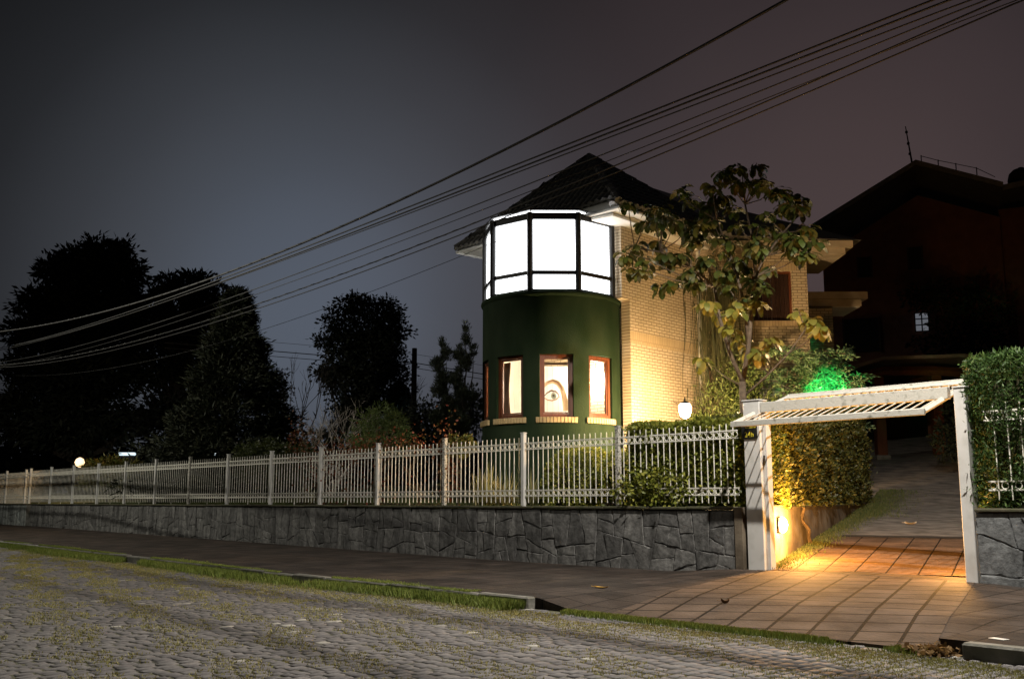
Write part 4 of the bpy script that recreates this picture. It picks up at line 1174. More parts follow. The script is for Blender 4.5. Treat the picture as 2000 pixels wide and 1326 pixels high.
b = MB(); b.lathe(tuple(hp(3.95, .5, 13.85)), [(.5, 0), (.52, .35), (.46, .6), (.3, .76), (.08, .82)], n=18); b.build('tank_body', M['black'], wt, smooth=True)
b = MB(); b.lathe(tuple(hp(3.95, .5, 14.66)), [(.10, 0), (.10, .04), (.02, .06)], n=10); b.build('tank_lid', M['black'], wt)

# ------------------------------------------------------------------ vegetation
CR = np.array([0.672, 0.740, 0.0]); CF = np.array([-0.740, 0.672, 0.0])
def blob_points(base, blobs, dens, depth=0.9, cl=0.16, per=16):
    """clumps of leaf points filling lobes of a crown; returns points and outward axes"""
    Ps, As = [], []
    for dx, z, rx, rz in blobs:
        nc = max(6, int(dens * (rx * rz + 0.25 * rx * rx) * 1.0))
        u = unit(RNG.normal(size=(nc, 3))) * (RNG.random((nc, 1)) ** 0.42)
        c0 = np.array([base[0], base[1], z]) + CR * dx + CF * RNG.uniform(-.25, .25) * rx
        c = c0 + u[:, :1] * CR * rx + u[:, 1:2] * CF * rx * depth + np.concatenate([np.zeros((nc, 2)), u[:, 2:] * rz], 1)
        s = cl * (0.6 + 0.8 * RNG.random((nc, 1, 1)))
        p = c[:, None, :] + np.clip(RNG.normal(size=(nc, per, 3)), -1.5, 1.5) * s * np.array([1, 1, .7])
        a = unit(p - c0 + 0.6 * RNG.normal(size=p.shape) * max(rx, .2))
        Ps.append(p.reshape(-1, 3)); As.append(a.reshape(-1, 3))
    return np.concatenate(Ps), np.concatenate(As)
def limb(b, p0, p1, r0, r1, wob=0.08, n=5):
    p0, p1 = Vector(p0), Vector(p1); l = (p1 - p0).length
    pts = [p0 + (p1 - p0) * (i / n) + (Vector((random.gauss(0, 1), random.gauss(0, 1), random.gauss(0, .5))) * wob * l * .3 if 0 < i < n else Vector((0, 0, 0))) for i in range(n + 1)]
    b.tube(pts, [r0 + (r1 - r0) * i / n for i in range(n + 1)], n=6)
    return pts
def blob_tree(name, label, cat, base, zb, blobs, m, dens, ll, lw, cl, per, trunk_r=.3, bark='dark_bark', group=None, droop=0.0, ragged=0):
    t = thing(name, label, cat, (base[0], base[1], zb), group)
    if ragged:
        rb_ = random.Random(len(label)); extra = []
        for dx, z, rx, rz in blobs:
            for _ in range(ragged):
                a = rb_.uniform(-.3, 3.45); f = rb_.uniform(.92, 1.18); q = rb_.uniform(.12, .24)
                extra.append((dx + rx * f * math.cos(a), z + rz * f * math.sin(a), rx * q, rx * q * .45))
        blobs = [(dx, z, rx * .92, rz * .9) for dx, z, rx, rz in blobs] + extra
    P, A = blob_points(base, blobs, dens, cl=cl, per=per)
    A = unit(A + np.array([0, 0, -droop]))
    n = len(P)
    V, F = leaves(P, A, ll * RNG.uniform(.6, 1.3, n), lw * RNG.uniform(.7, 1.2, n))
    np_mesh('crown', V, F, m, t)
    b = MB()
    ztop = max(z for _, z, _, _ in blobs)
    main = limb(b, (base[0], base[1], zb - .3), (base[0], base[1], zb + (ztop - zb) * .8), trunk_r, trunk_r * .3, .03, 7)
    for dx, z, rx, rz in blobs:
        k = min(len(main) - 2, max(1, int((z - zb) / max(.1, (ztop - zb)) * 6) - 1))
        e = Vector((base[0] + CR[0] * dx, base[1] + CR[1] * dx, z)); limb(b, main[k], e, trunk_r * .3, trunk_r * .06, .1)
    b.build('trunk', M[bark], t)
    return t
BL = {'big tree': [(0.57, 15.17, 1.99, 0.91), (-1.14, 14.09, 1.57, 0.85), (1.55, 13.95, 1.0, 1.0), (-2.14, 12.33, 1.85, 0.85), (0.0, 12.67, 2.42, 1.28), (1.75, 12.1, 1.1, 1.1), (-1.14, 10.96, 2.56, 1.28), (-3.13, 10.67, 1.14, 0.71), (1.42, 10.39, 1.99, 1.42), (-2.56, 8.68, 2.28, 1.42), (0.28, 8.11, 2.85, 1.71), (-3.13, 6.11, 1.99, 1.71), (0.0, 5.55, 3.13, 1.71)],
'second tree': [(0.14, 13.35, 1.42, 0.62), (-.75, 12.5, 1.0, 0.7), (1.28, 12.49, 1.08, 0.91), (-1.42, 10.93, 1.42, 1.14), (0.28, 10.93, 1.7, 1.28), (-1.14, 8.66, 1.99, 1.14), (1.42, 8.66, 1.7, 1.28), (-0.85, 6.1, 1.99, 1.42), (1.7, 5.82, 1.7, 1.42)],
'small tree': [(0.0, 7.34, 0.49, 0.49), (0.36, 6.49, 0.44, 0.61), (-0.24, 5.89, 0.73, 0.85), (0.36, 5.04, 0.44, 0.85)],
'centre': [(0.0, 9.75, 0.84, 0.58), (0.78, 9.44, 0.67, 0.67), (-0.78, 9.04, 0.71, 0.71), (0.11, 8.59, 1.33, 0.89), (1.22, 8.59, 0.55, 0.78), (-0.89, 7.93, 0.89, 0.84), (0.89, 7.71, 1.06, 0.84), (0.0, 7.04, 1.44, 0.89), (1.44, 7.49, 0.49, 0.67), (-0.89, 6.49, 0.89, 0.78), (0.89, 6.38, 1.0, 0.78), (0.0, 5.49, 1.33, 0.89), (-0.11, 4.38, 1.33, 0.89)],
'juniper1': [(-0.09, 5.94, 0.07, 0.18), (0.0, 5.61, 0.13, 0.21), (-0.24, 5.29, 0.16, 0.22), (-0.1, 4.9, 0.19, 0.24), (-0.18, 4.54, 0.19, 0.24), (0.09, 4.12, 0.22, 0.27), (-0.15, 3.67, 0.3, 0.3)],
'juniper2': [(0.12, 6.37, 0.06, 0.21), (0.15, 6.01, 0.1, 0.21), (-0.06, 5.62, 0.15, 0.22), (0.06, 5.25, 0.16, 0.24), (-0.18, 4.84, 0.19, 0.24), (0.03, 4.42, 0.21, 0.27), (-0.18, 3.98, 0.27, 0.3), (0.36, 5.77, 0.07, 0.24), (0.18, 5.4, 0.1, 0.22), (0.33, 4.3, 0.15, 0.12), (-0.09, 3.53, 0.36, 0.3)],
'pinebush': [(0.0, 3.62, 0.29, 0.19), (-0.27, 3.4, 0.29, 0.19), (0.33, 3.4, 0.32, 0.21), (-0.47, 3.09, 0.29, 0.21), (0.07, 3.09, 0.43, 0.27), (0.6, 3.02, 0.29, 0.24), (-0.2, 2.78, 0.48, 0.24), (0.47, 2.73, 0.45, 0.21)],
'darkhedge': [(-0.89, 4.23, 0.45, 0.39), (-0.36, 4.5, 0.54, 0.39), (-1.61, 3.79, 0.54, 0.45), (0.0, 3.97, 0.72, 0.45), (0.89, 4.14, 0.54, 0.63), (1.34, 4.86, 0.32, 0.47), (1.52, 4.32, 0.32, 0.89), (0.54, 3.61, 0.89, 0.45), (-1.07, 3.61, 0.89, 0.36), (0.2, 2.9, 1.9, .6)],
'mound': [(0.0, 2.74, 0.61, 0.29), (-0.58, 2.62, 0.52, 0.23), (0.66, 2.65, 0.55, 0.26), (0.15, 2.52, 1.02, 0.23), (.1, 2.1, 1.2, .4)],
'bushleft': [(-0.51, 2.67, 0.45, 0.2), (0.0, 2.81, 0.37, 0.18), (0.51, 2.67, 0.51, 0.24), (1.22, 2.54, 0.51, 0.24), (-0.2, 2.2, 0.82, 0.33), (0.92, 2.1, 0.82, 0.33)],
'yellowtop': [(-0.11, 2.58, 0.15, 0.09), (0.11, 2.6, 0.2, 0.1), (0.27, 2.52, 0.15, 0.1), (0.05, 2.38, 0.26, 0.15)]}
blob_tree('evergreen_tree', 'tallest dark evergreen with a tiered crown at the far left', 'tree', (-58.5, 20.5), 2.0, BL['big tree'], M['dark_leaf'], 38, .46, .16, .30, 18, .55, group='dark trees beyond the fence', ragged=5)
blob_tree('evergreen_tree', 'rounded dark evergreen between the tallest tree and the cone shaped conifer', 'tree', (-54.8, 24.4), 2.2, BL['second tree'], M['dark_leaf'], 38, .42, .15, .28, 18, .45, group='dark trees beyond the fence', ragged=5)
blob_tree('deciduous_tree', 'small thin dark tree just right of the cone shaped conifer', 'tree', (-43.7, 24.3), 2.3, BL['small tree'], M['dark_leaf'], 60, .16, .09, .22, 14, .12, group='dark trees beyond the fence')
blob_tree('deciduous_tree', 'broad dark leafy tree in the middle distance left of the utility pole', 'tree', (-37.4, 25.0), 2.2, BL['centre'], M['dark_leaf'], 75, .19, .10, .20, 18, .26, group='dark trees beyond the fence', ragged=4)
blob_tree('twisted_juniper', 'shorter left twisted juniper beside the green tower', 'tree', (-23.48, 18.67), 1.5, BL['juniper1'], M['juniper'], 1100, .13, .022, .04, 18, .09, group='twisted junipers', droop=-1.1)
blob_tree('twisted_juniper', 'taller forked twisted juniper beside the green tower', 'tree', (-23.1, 18.95), 1.5, BL['juniper2'], M['juniper'], 1100, .13, .022, .04, 18, .10, group='twisted junipers', droop=-1.1)
blob_tree('pine_bush', 'light green tufted pine bush behind the middle of the fence', 'bush', (-22.2, 15.4), 1.4, BL['pinebush'], M['bushgreen'], 150, .17, .022, .09, 26, .06)
blob_tree('dark_hedge', 'dark unclipped hedge left of the green tower', 'hedge', (-28.4, 22.1), 1.7, BL['darkhedge'], M['dark_leaf'], 110, .15, .07, .16, 18, .1)
blob_tree('mound_shrub', 'low rounded dark green shrub behind the left part of the fence', 'shrub', (-26.3, 14.6), 1.3, BL['mound'], M['mound_leaf'], 320, .11, .035, .09, 20, .05)
blob_tree('garden_shrub', 'yellow lit shrub beside the amber garden lamp', 'shrub', (-41.3, 15.6), 1.4, BL['bushleft'], M['yellowleaf'], 150, .22, .07, .12, 14, .05)
blob_tree('flowering_shrub', 'yellow green shrub topping the stained fence post left of the tower', 'shrub', (-17.1, 13.95), 1.3, BL['yellowtop'], M['yellowleaf'], 500, .09, .05, .05, 12, .03)

# cone shaped conifer with drooping tufts
def cone_tree(name, label, base, zb, zt, rb, m, n, ll, lw, lean=(0, 0)):
    t = thing(name, label, 'tree', (base[0], base[1], zb), 'dark trees beyond the fence')
    h = RNG.random(n) ** 1.35
    z = zb + (zt - zb) * h
    lob = 1 + .16 * np.sin(h * 37) + .12 * RNG.normal(size=n)
    ph = RNG.random(n) * 2 * np.pi
    rr_ = rb * (1 - h) ** 1.0 * lob * (0.55 + .45 * RNG.random(n) ** .5) * (1 + .14 * np.sin(3 * ph + 9 * h)) + .08
    c = np.stack([base[0] + rr_ * np.cos(ph), base[1] + rr_ * np.sin(ph), z], 1)
    out = np.stack([np.cos(ph), np.sin(ph), .25 + 0 * ph], 1)
    per = 14
    p = c[:, None] + RNG.normal(size=(n, per, 3)) * np.array([.13, .13, .11])
    a = out[:, None] + .55 * RNG.normal(size=(n, per, 3))
    p = p.reshape(-1, 3); a = a.reshape(-1, 3)
    V, F = leaves(p, a, ll * RNG.uniform(.6, 1.3, len(p)), lw)
    np_mesh('crown', V, F, m, t)
    b = MB(); b.tube([(base[0], base[1], zb - .3), (base[0], base[1], zt - .2)], [.22, .03], n=7); b.build('trunk', M['dark_bark'], t)
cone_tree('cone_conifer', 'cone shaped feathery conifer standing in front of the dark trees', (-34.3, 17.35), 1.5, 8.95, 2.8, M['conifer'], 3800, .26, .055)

# far wood closing the horizon
Ps, As = [], []
for k in range(170):
    a = R(14 + 56 * (k + RNG.random()) / 170); d = RNG.uniform(88, 105)
    c = np.array([-d * math.cos(a), d * math.sin(a), RNG.uniform(3.0, 5.2)])
    p = c + RNG.normal(size=(110, 3)) * np.array([1.5, 1.5, 1.3]); Ps.append(p); As.append(RNG.normal(size=p.shape))
P = np.concatenate(Ps); A = np.concatenate(As)
V, F = leaves(P, A, .9, .5)
tag(np_mesh('far_wood', V, F, M['dark_leaf']), 'low dark line of trees on the horizon', 'trees', kind='stuff')

# bare shrubs and saplings
def bare(name, label, cat, base, zb, zt, spread, m, n, r0, depth=4, group=None, blossom=None, lean=0.0):
    t = thing(name, label, cat, (base[0], base[1], zb), group)
    b = MB(); tips = []
    def grow(p, d, l, r, k):
        q = p + d * l; mid = p + d * l * .5 + Vector((random.gauss(0, .05), random.gauss(0, .05), 0)) * l
        b.tube([p, mid, q], [r, r * .85, r * .7], n=4, cap=False); tips.append(q)
        if k > 0:
            for _ in range(random.choice((2, 3, 3))):
                nd = (d + Vector((random.gauss(0, spread), random.gauss(0, spread), random.gauss(.12, .22)))).normalized()
                grow(q, nd, l * random.uniform(.6, .85), r * .62, k - 1)
    H_ = zt - zb
    for _ in range(n):
        d = Vector((random.gauss(0, spread * .8) , random.gauss(0, spread * .8), 1)).normalized()
        grow(Vector((base[0], base[1], zb)), d, H_ * .27, r0, depth)
    b.build('branches', m, t)
    if blossom:
        P = np.array([tuple(x) for x in tips]); P = np.repeat(P, 7, 0) + RNG.normal(size=(len(P) * 7, 3)) * .06
        V, F = leaves(P, RNG.normal(size=P.shape), .055, .05); np_mesh('blossom', V, F, blossom, t)
    return t
bare('bare_shrub', 'pale leafless shrub with spreading twigs left of the pine bush', 'shrub', (-27.0, 17.2), 1.6, 5.1, .45, M['pale_bark'], 5, .032)
bare('bare_shrub', 'small tangle of pale bare twigs close behind the fence', 'shrub', (-23.6, 14.9), 1.4, 2.9, .6, M['pale_bark'], 7, .018)
bare('bare_sapling', 'tall thin bare sapling left of the broad leafy tree', 'tree', (-38.1, 22.4), 2.0, 8.3, .22, M['dark_bark'], 3, .05, group='bare saplings')
bare('bare_sapling', 'thin dark bare sapling right beside the utility pole', 'tree', (-36.6, 26.5), 2.2, 7.6, .28, M['dark_bark'], 4, .045, group='bare saplings')
bare('blossom_shrub', 'pinkish twiggy shrub at the foot of the utility pole', 'shrub', (-33.5, 24.2), 2.0, 5.2, .5, M['pale_bark'], 6, .03, blossom=M['blossom'])
bare('bare_shoot', 'single bare reddish shoot rising above the fence left of the tower', 'plant', (-17.4, 14.0), 2.2, 3.3, .10, M['wood_frame'], 1, .014, depth=2)

# red vine rambling over the fence
vi = thing('red_vine', 'red and rust leaved vine rambling through the fence beside the pine bush', 'vine', (-20.5, 13.8, 1.2))
P = []
for (x, z, sx, sz, n_) in ((-23.4, 2.75, .25, .3, 260), (-22.0, 2.3, .7, .25, 300), (-20.9, 2.5, .5, .2, 260), (-19.7, 2.6, .5, .16, 240), (-18.4, 2.55, .5, .18, 160), (-17.3, 2.3, .14, .4, 260), (-20.3, 1.9, .9, .4, 420), (-17.15, 1.7, .1, .3, 140), (-19.76, 1.7, .12, .4, 160), (-22.2, 1.8, .3, .4, 120)):
    P.append(np.stack([RNG.normal(x, sx, n_), RNG.normal(13.78, .12, n_), np.maximum(RNG.normal(z, sz, n_), 1.22)], 1))
P = np.concatenate(P); A = RNG.normal(size=P.shape); V, F = leaves(P, A, .075 * RNG.uniform(.6, 1.2, len(P)), .055); np_mesh('foliage', V, F, M['redleaf'], vi)
b = MB()
for x in (-23.3, -22.1, -20.9, -19.7, -18.3, -17.3):
    for k in range(3): limb(b, (x, 13.8, 1.18), (x + random.uniform(-.5, .5), 13.78, random.uniform(2.2, 2.8)), .014, .005, .25)
b.tube([(-23.6, 13.8, 1.22), (-20, 13.82, 1.25), (-17.0, 13.8, 1.22)], .012, n=4); b.build('vine_stems', M['bark'], vi)

# clipped bush, strap leaved clumps
def dome_bush(name, label, c, rx, rz, m, n, ll, lw):
    t = thing(name, label, 'bush', (c[0], c[1], c[2]))
    u = unit(RNG.normal(size=(n, 3))); u[:, 2] = np.abs(u[:, 2]) * 1.0
    s = (0.88 + .14 * RNG.random((n, 1)))
    sq = np.sign(u) * np.abs(u) ** .75
    P = np.array(c) + sq * np.array([rx, rx * .8, rz]) * s
    A = unit(u + .8 * RNG.normal(size=(n, 3))); V, F = leaves(P, A, ll * RNG.uniform(.6, 1.3, n), lw); np_mesh('foliage', V, F, m, t)
    b = MB(); b.lathe(c, [(rx * .6, 0), (rx * .7, rz * .3), (rx * .62, rz * .6), (rx * .3, rz * .8)], n=14); b.build('core', M['hedge_core'], t)
dome_bush('clipped_bush', 'large round clipped dark bush in front of the tower foot', (-14.5, 15.1, 1.1), .85, 1.28, M['hedge'], 9000, .065, .04)
dome_bush('clipped_bush', 'narrow dark bush squeezed between fence post and house corner', (-13.0, 14.6, 1.1), .42, 1.15, M['hedge'], 3600, .065, .04)
def straps(label, c, n, l, spread=1.0):
    t = thing('strap_plant', label, 'plant', c, 'strap leaved clumps behind the fence')
    V, F = [], []
    for k in range(n):
        a = random.uniform(0, 6.28); el = random.uniform(.5, 1.45); ln = l * random.uniform(.6, 1.1); w = .018
        p = Vector(c) + Vector((random.gauss(0, .07), random.gauss(0, .07), 0)); d = Vector((math.cos(a) * math.cos(el), math.sin(a) * math.cos(el), math.sin(el)))
        sd = Vector((-math.sin(a), math.cos(a), 0)); b0 = len(V)
        for i in range(6):
            s = i / 5; q = p + d * ln * s + Vector((0, 0, -.55 * ln * s * s * math.cos(el) * spread)); ww = w * (1 - s ** 2)
            V += [tuple(q + sd * ww), tuple(q - sd * ww)]
        for i in range(5): F.append((b0 + 2 * i, b0 + 2 * i + 1, b0 + 2 * i + 3, b0 + 2 * i + 2))
    np_mesh('foliage', V, F, M['yucca'], t)
straps('big pale strap leaved clump left of the tower foot behind the fence', (-17.3, 14.9, 1.2), 190, 1.0)
straps('middle strap leaved clump in front of the tower foot', (-16.2, 14.5, 1.2), 130, .85)
straps('slender strap leaved clump beside the round clipped bush', (-15.3, 14.4, 1.2), 110, .9)
straps('small strap leaved clump far along the fence near the mound shrub', (-24.9, 14.9, 1.25), 90, .7)

# hedges
def box_hedge(name, label, frame, L_, D_, zb, zt, m, nface, ll, lw, zt2=None, jag=.06, droop=0.0, core=None, bump_k=1.0):
    """frame(x, y) -> world xy; front at y = 0"""
    t = thing(name, label, 'hedge', (*frame(L_ / 2, D_ / 2), zb))
    zt2 = zt2 or zt
    fr = []
    def emit(n, f):
        x, y, z, nx, ny, nz = f(n)
        P = np.array([(*frame(a, b_), c_) for a, b_, c_ in zip(x, y, z)])
        o = np.array([frame(0, 0), frame(1, 0), frame(0, 1)]); ux, uy = o[1] - o[0], o[2] - o[0]
        Nn = np.stack([nx * ux[0] + ny * uy[0], nx * ux[1] + ny * uy[1], nz], 1)
        fr.append((P, Nn))
    U = lambda n, a, b_: RNG.uniform(a, b_, n)
    H = zt - zb
    def ztop(x): return zt + (zt2 - zt) * x / L_ + .035 * np.sin(x * 5.1) + .02 * np.sin(x * 13)
    def bumpy(x, z): return bump_k * (.05 * np.sin(x * 4.3 + z * 2.1) + .035 * np.sin(x * 9.7 - z * 6.1) + .03 * np.sin(z * 8 + x * 3))
    emit(nface, lambda n: (lambda x, s: (x, bumpy(x, s * H) + RNG.normal(.02, jag, n), zb + s * (ztop(x) - zb), 0 * x, -1 + 0 * x, .15 + 0 * x))(U(n, 0, L_), U(n, 0, 1)))
    nt_ = int(nface * D_ / max(H, .5))
    emit(nt_, lambda n: (lambda x, y: (x, y, ztop(x) - np.abs(RNG.normal(0, jag * .7, n)) + .02, 0 * x, -.1 + 0 * x, 1 + 0 * x))(U(n, 0, L_), U(n, 0, D_)))
    ne = int(nface * D_ / L_)
    for xe, sg in ((0, -1), (L_, 1)):
        emit(ne, lambda n: (lambda y, s: (xe - sg * np.abs(RNG.normal(0, jag, n)), y, zb + s * (ztop(xe) - zb), sg + 0 * y, 0 * y, .15 + 0 * y))(U(n, 0, D_), U(n, 0, 1)))
    P = np.concatenate([p for p, _ in fr]); Nn = np.concatenate([n for _, n in fr])
    A = unit(unit(Nn) * .7 + RNG.normal(size=P.shape) * .65 + np.array([0, 0, .25 - droop]))
    V, F = leaves(P, A, ll * RNG.uniform(.6, 1.35, len(P)), lw * RNG.uniform(.7, 1.2, len(P)))
    np_mesh('foliage', V, F, m, t)
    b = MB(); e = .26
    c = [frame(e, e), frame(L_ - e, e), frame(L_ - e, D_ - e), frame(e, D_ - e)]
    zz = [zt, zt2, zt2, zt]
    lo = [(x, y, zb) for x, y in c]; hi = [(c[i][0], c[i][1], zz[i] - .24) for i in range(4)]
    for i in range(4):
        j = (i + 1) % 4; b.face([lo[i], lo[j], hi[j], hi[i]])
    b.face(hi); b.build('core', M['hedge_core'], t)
    return t
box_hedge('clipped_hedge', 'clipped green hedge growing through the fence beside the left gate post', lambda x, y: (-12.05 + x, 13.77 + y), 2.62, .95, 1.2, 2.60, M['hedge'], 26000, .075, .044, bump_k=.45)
# shoots pushed out between the pickets at its lower left
P = np.stack([RNG.normal(-11.4, .42, 700), 13.60 - np.abs(RNG.normal(0, .09, 700)), RNG.normal(1.50, .19, 700)], 1); P = P[P[:, 2] > 1.2]
ht = thing('hedge_shoots', 'bright leafy shoots of the hedge pushing out between the pickets', 'plant', (-11.4, 13.55, 1.3))
V, F = leaves(P, unit(RNG.normal(size=P.shape) + np.array([0, -.6, .2])), .085, .048); np_mesh('foliage', V, F, M['hedge'], ht)
b = MB()
for k in range(14): limb(b, (random.gauss(-11.4, .4), 13.72, 1.22), (random.gauss(-11.4, .4), 13.54, random.uniform(1.4, 1.8)), .008, .003, .2)
b.tube([(-12.6, 13.70, 1.25), (-11.4, 13.72, 1.27), (-10.2, 13.70, 1.25)], .012, n=4); b.build('hedge_stems', M['bark'], ht)
def dframe(x, y): p = D0 + DV * (x + .85) - DN * (y + .06); return (p.x, p.y)
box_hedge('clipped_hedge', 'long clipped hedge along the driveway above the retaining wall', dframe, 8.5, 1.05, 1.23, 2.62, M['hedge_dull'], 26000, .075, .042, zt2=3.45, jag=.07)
b = MB()
dh_st = thing('bare_shrub', 'bare leaning hedge stem crossing the retaining wall', 'plant', (-9.9, 16.2, .6))
p = D0 + DV * 2.75 + DN * .05; q = D0 + DV * 2.35 + DN * .02
limb(b, (p.x, p.y, .52), (q.x, q.y, 1.30), .035, .025, .15); b.build('stem', M['bark'], dh_st)
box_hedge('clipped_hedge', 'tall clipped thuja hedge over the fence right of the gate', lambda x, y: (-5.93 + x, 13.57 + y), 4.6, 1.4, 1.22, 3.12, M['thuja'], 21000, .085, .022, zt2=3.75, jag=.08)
blob_tree('thuja_clump', 'loose darker thuja top rising behind the clipped hedge right of the gate', 'hedge', (-4.6, 15.6), 1.4, [(-.4, 3.35, .45, .25), (.2, 3.55, .5, .25), (.9, 3.65, .6, .3), (.4, 3.0, .9, .4)], M['thuja'], 260, .13, .03, .09, 18, .05)
# dark shrub by the carport
blob_tree('garden_shrub', 'dim dark shrub beside the right hand carport post', 'shrub', (-11.6, 27.0), 2.4, [(0, 3.6, .7, .6), (.5, 3.1, .7, .5), (-.5, 3.0, .6, .5), (.3, 4.3, .5, .5)], M['conifer'], 120, .16, .07, .16, 14, .05)

q = hp(1.5, -3.2, 0)
blob_tree('deciduous_tree', 'dark loose tree half hiding the dim window of the dark house', 'tree', (q.x, q.y), 3.0, [(-1.5, 8.7, .5, .6), (-.6, 8.4, .8, .8), (.4, 8.0, .9, .9), (-.9, 7.0, .9, .8), (.3, 6.6, 1.1, .9), (0, 5.4, 1.0, .8)], M['dark_leaf'], 46, .20, .10, .2, 12, .12, ragged=3)
# weeping plant with hanging strands at the house corner
wp = thing('weeping_plant', 'weeping plant with long hanging strands at the brick house corner', 'plant', (-15.2, 20.4, 1.4))
V, F = [], []
for k in range(800):
    u_ = random.random()
    if random.random() < .55: x0 = random.gauss(-.02, .30); ztp = random.uniform(5.2, 7.0); zl = random.uniform(1.0, 2.4)
    else: x0 = random.gauss(.15, .50); ztp = random.uniform(2.9, 4.9); zl = random.uniform(.8, 1.8)
    d0 = random.uniform(-.5, .35)
    c = np.array([-14.95, 20.62, 0]) + CR * x0 + CF * d0
    w = random.uniform(.004, .010); b0 = len(V); sw = random.gauss(0, .09)
    for i in range(5):
        s = i / 4; q = c + CR * (sw * s * s + .03 * math.sin(5 * s + k)) + np.array([0, 0, ztp - zl * s])
        V += [tuple(q + CR * w * (1.1 - s * .7)), tuple(q - CR * w * (1.1 - s * .7))]
    for i in range(4): F.append((b0 + 2 * i, b0 + 2 * i + 1, b0 + 2 * i + 3, b0 + 2 * i + 2))
np_mesh('strands', V, F, M['strand'], wp)
b = MB(); limb(b, (-15.25, 20.45, 1.2), (-15.2, 20.5, 6.6), .07, .03, .05, 7)
for k in range(16): z = random.uniform(3.0, 6.7); limb(b, (-15.22, 20.47, z), (-15.22 + random.gauss(0, .35), 20.47 + random.gauss(0, .35), z + random.uniform(0, .35)), .018, .006, .2)
b.build('stem', M['bark'], wp)

# feathery plant caught in green light
gp = thing('feathery_shrub', 'feathery shrub lit vivid green beside the carport', 'shrub', (-12.62, 21.85, 1.5))
V, F = [], []; Ps, As = [], []
b = MB()
for k in range(64):
    a = random.uniform(0, 6.28); el = random.uniform(.25, 1.35); ln = random.uniform(1.0, 1.75)
    c0 = Vector((-12.85 + random.gauss(0, .32), 21.65 + random.gauss(0, .25), 3.0 + random.random() * 1.7))
    d = Vector((math.cos(a) * math.cos(el), math.sin(a) * math.cos(el), math.sin(el)))
    pts = [c0 + d * ln * s + Vector((0, 0, -.45 * ln * s * s)) for s in np.linspace(0, 1, 7)]
    b.tube(pts, [.012 * (1 - .8 * i / 6) for i in range(7)], n=4, cap=False)
    for i in range(1, 7):
        for _ in range(26):
            s = (i - random.random()); j = int(s); f = s - j; p_ = pts[j] + (pts[min(j + 1, 6)] - pts[j]) * f
            Ps.append((p_.x + random.gauss(0, .05), p_.y + random.gauss(0, .05), p_.z + random.gauss(0, .045)))
            As.append((d.x + random.gauss(0, .7), d.y + random.gauss(0, .7), random.gauss(-.1, .5)))
V, F = leaves(np.array(Ps), np.array(As), .13, .032); np_mesh('foliage', V, F, M['feather'], gp)
b.tube([(-12.62, 21.85, 1.3), (-12.62, 21.85, 4.4)], .04); b.build('shrub_stems', M['bark'], gp)
blob_tree('garden_shrub', 'dark bushy shrub between the weeping plant and the green lit shrub', 'shrub', (-14.45, 20.75), 1.5, [(0, 4.4, .55, .5), (-.4, 3.6, .6, .6), (.4, 3.5, .6, .6), (0, 2.8, .9, .6), (-.9, 3.0, .5, .5)], M['bushgreen'], 220, .12, .035, .13, 16, .05)

# ------------------------------------------------------------------ broad leaved tree before the house
bt = thing('broadleaf_tree', 'slender tree with whorls of broad drooping leaves in front of the brick house', 'tree', (-11.2, 16.08, 1.2))
LIM = {'trunk': [(-11.2, 16.08, 1.15), (-11.21, 16.08, 2.0), (-11.2, 16.08, 3.01), (-11.2, 16.08, 3.54)],
'A': [(-11.2, 16.08, 3.54), (-11.38, 15.96, 4.09), (-11.52, 15.86, 4.79), (-11.58, 15.81, 5.4), (-11.93, 15.55, 5.82), (-12.38, 15.19, 6.13), (-12.77, 14.87, 6.23)],
'B': [(-11.2, 16.08, 3.54), (-11.09, 16.16, 4.18), (-11.02, 16.21, 4.97), (-10.95, 16.26, 5.56), (-10.78, 16.37, 5.95), (-10.48, 16.56, 6.39), (-10.23, 16.72, 6.72)],
'C': [(-11.09, 16.16, 4.18), (-11.12, 16.14, 4.97), (-11.22, 16.07, 5.58), (-11.37, 15.97, 6.2), (-11.51, 15.86, 6.72), (-11.94, 15.55, 7.11)],
'D': [(-10.95, 16.26, 5.56), (-10.97, 16.25, 6.27), (-11.06, 16.18, 7.0), (-11.09, 16.16, 7.62)],
'E': [(-11.2, 16.09, 3.25), (-10.81, 16.35, 3.66), (-10.48, 16.56, 4.05), (-10.19, 16.74, 4.52)],
'F': [(-11.21, 16.08, 3.45), (-11.43, 15.92, 3.62), (-11.7, 15.73, 3.88)]}
LR = {'trunk': (.085, .065), 'A': (.045, .014), 'B': (.05, .014), 'C': (.035, .012), 'D': (.03, .01), 'E': (.022, .008), 'F': (.018, .007)}
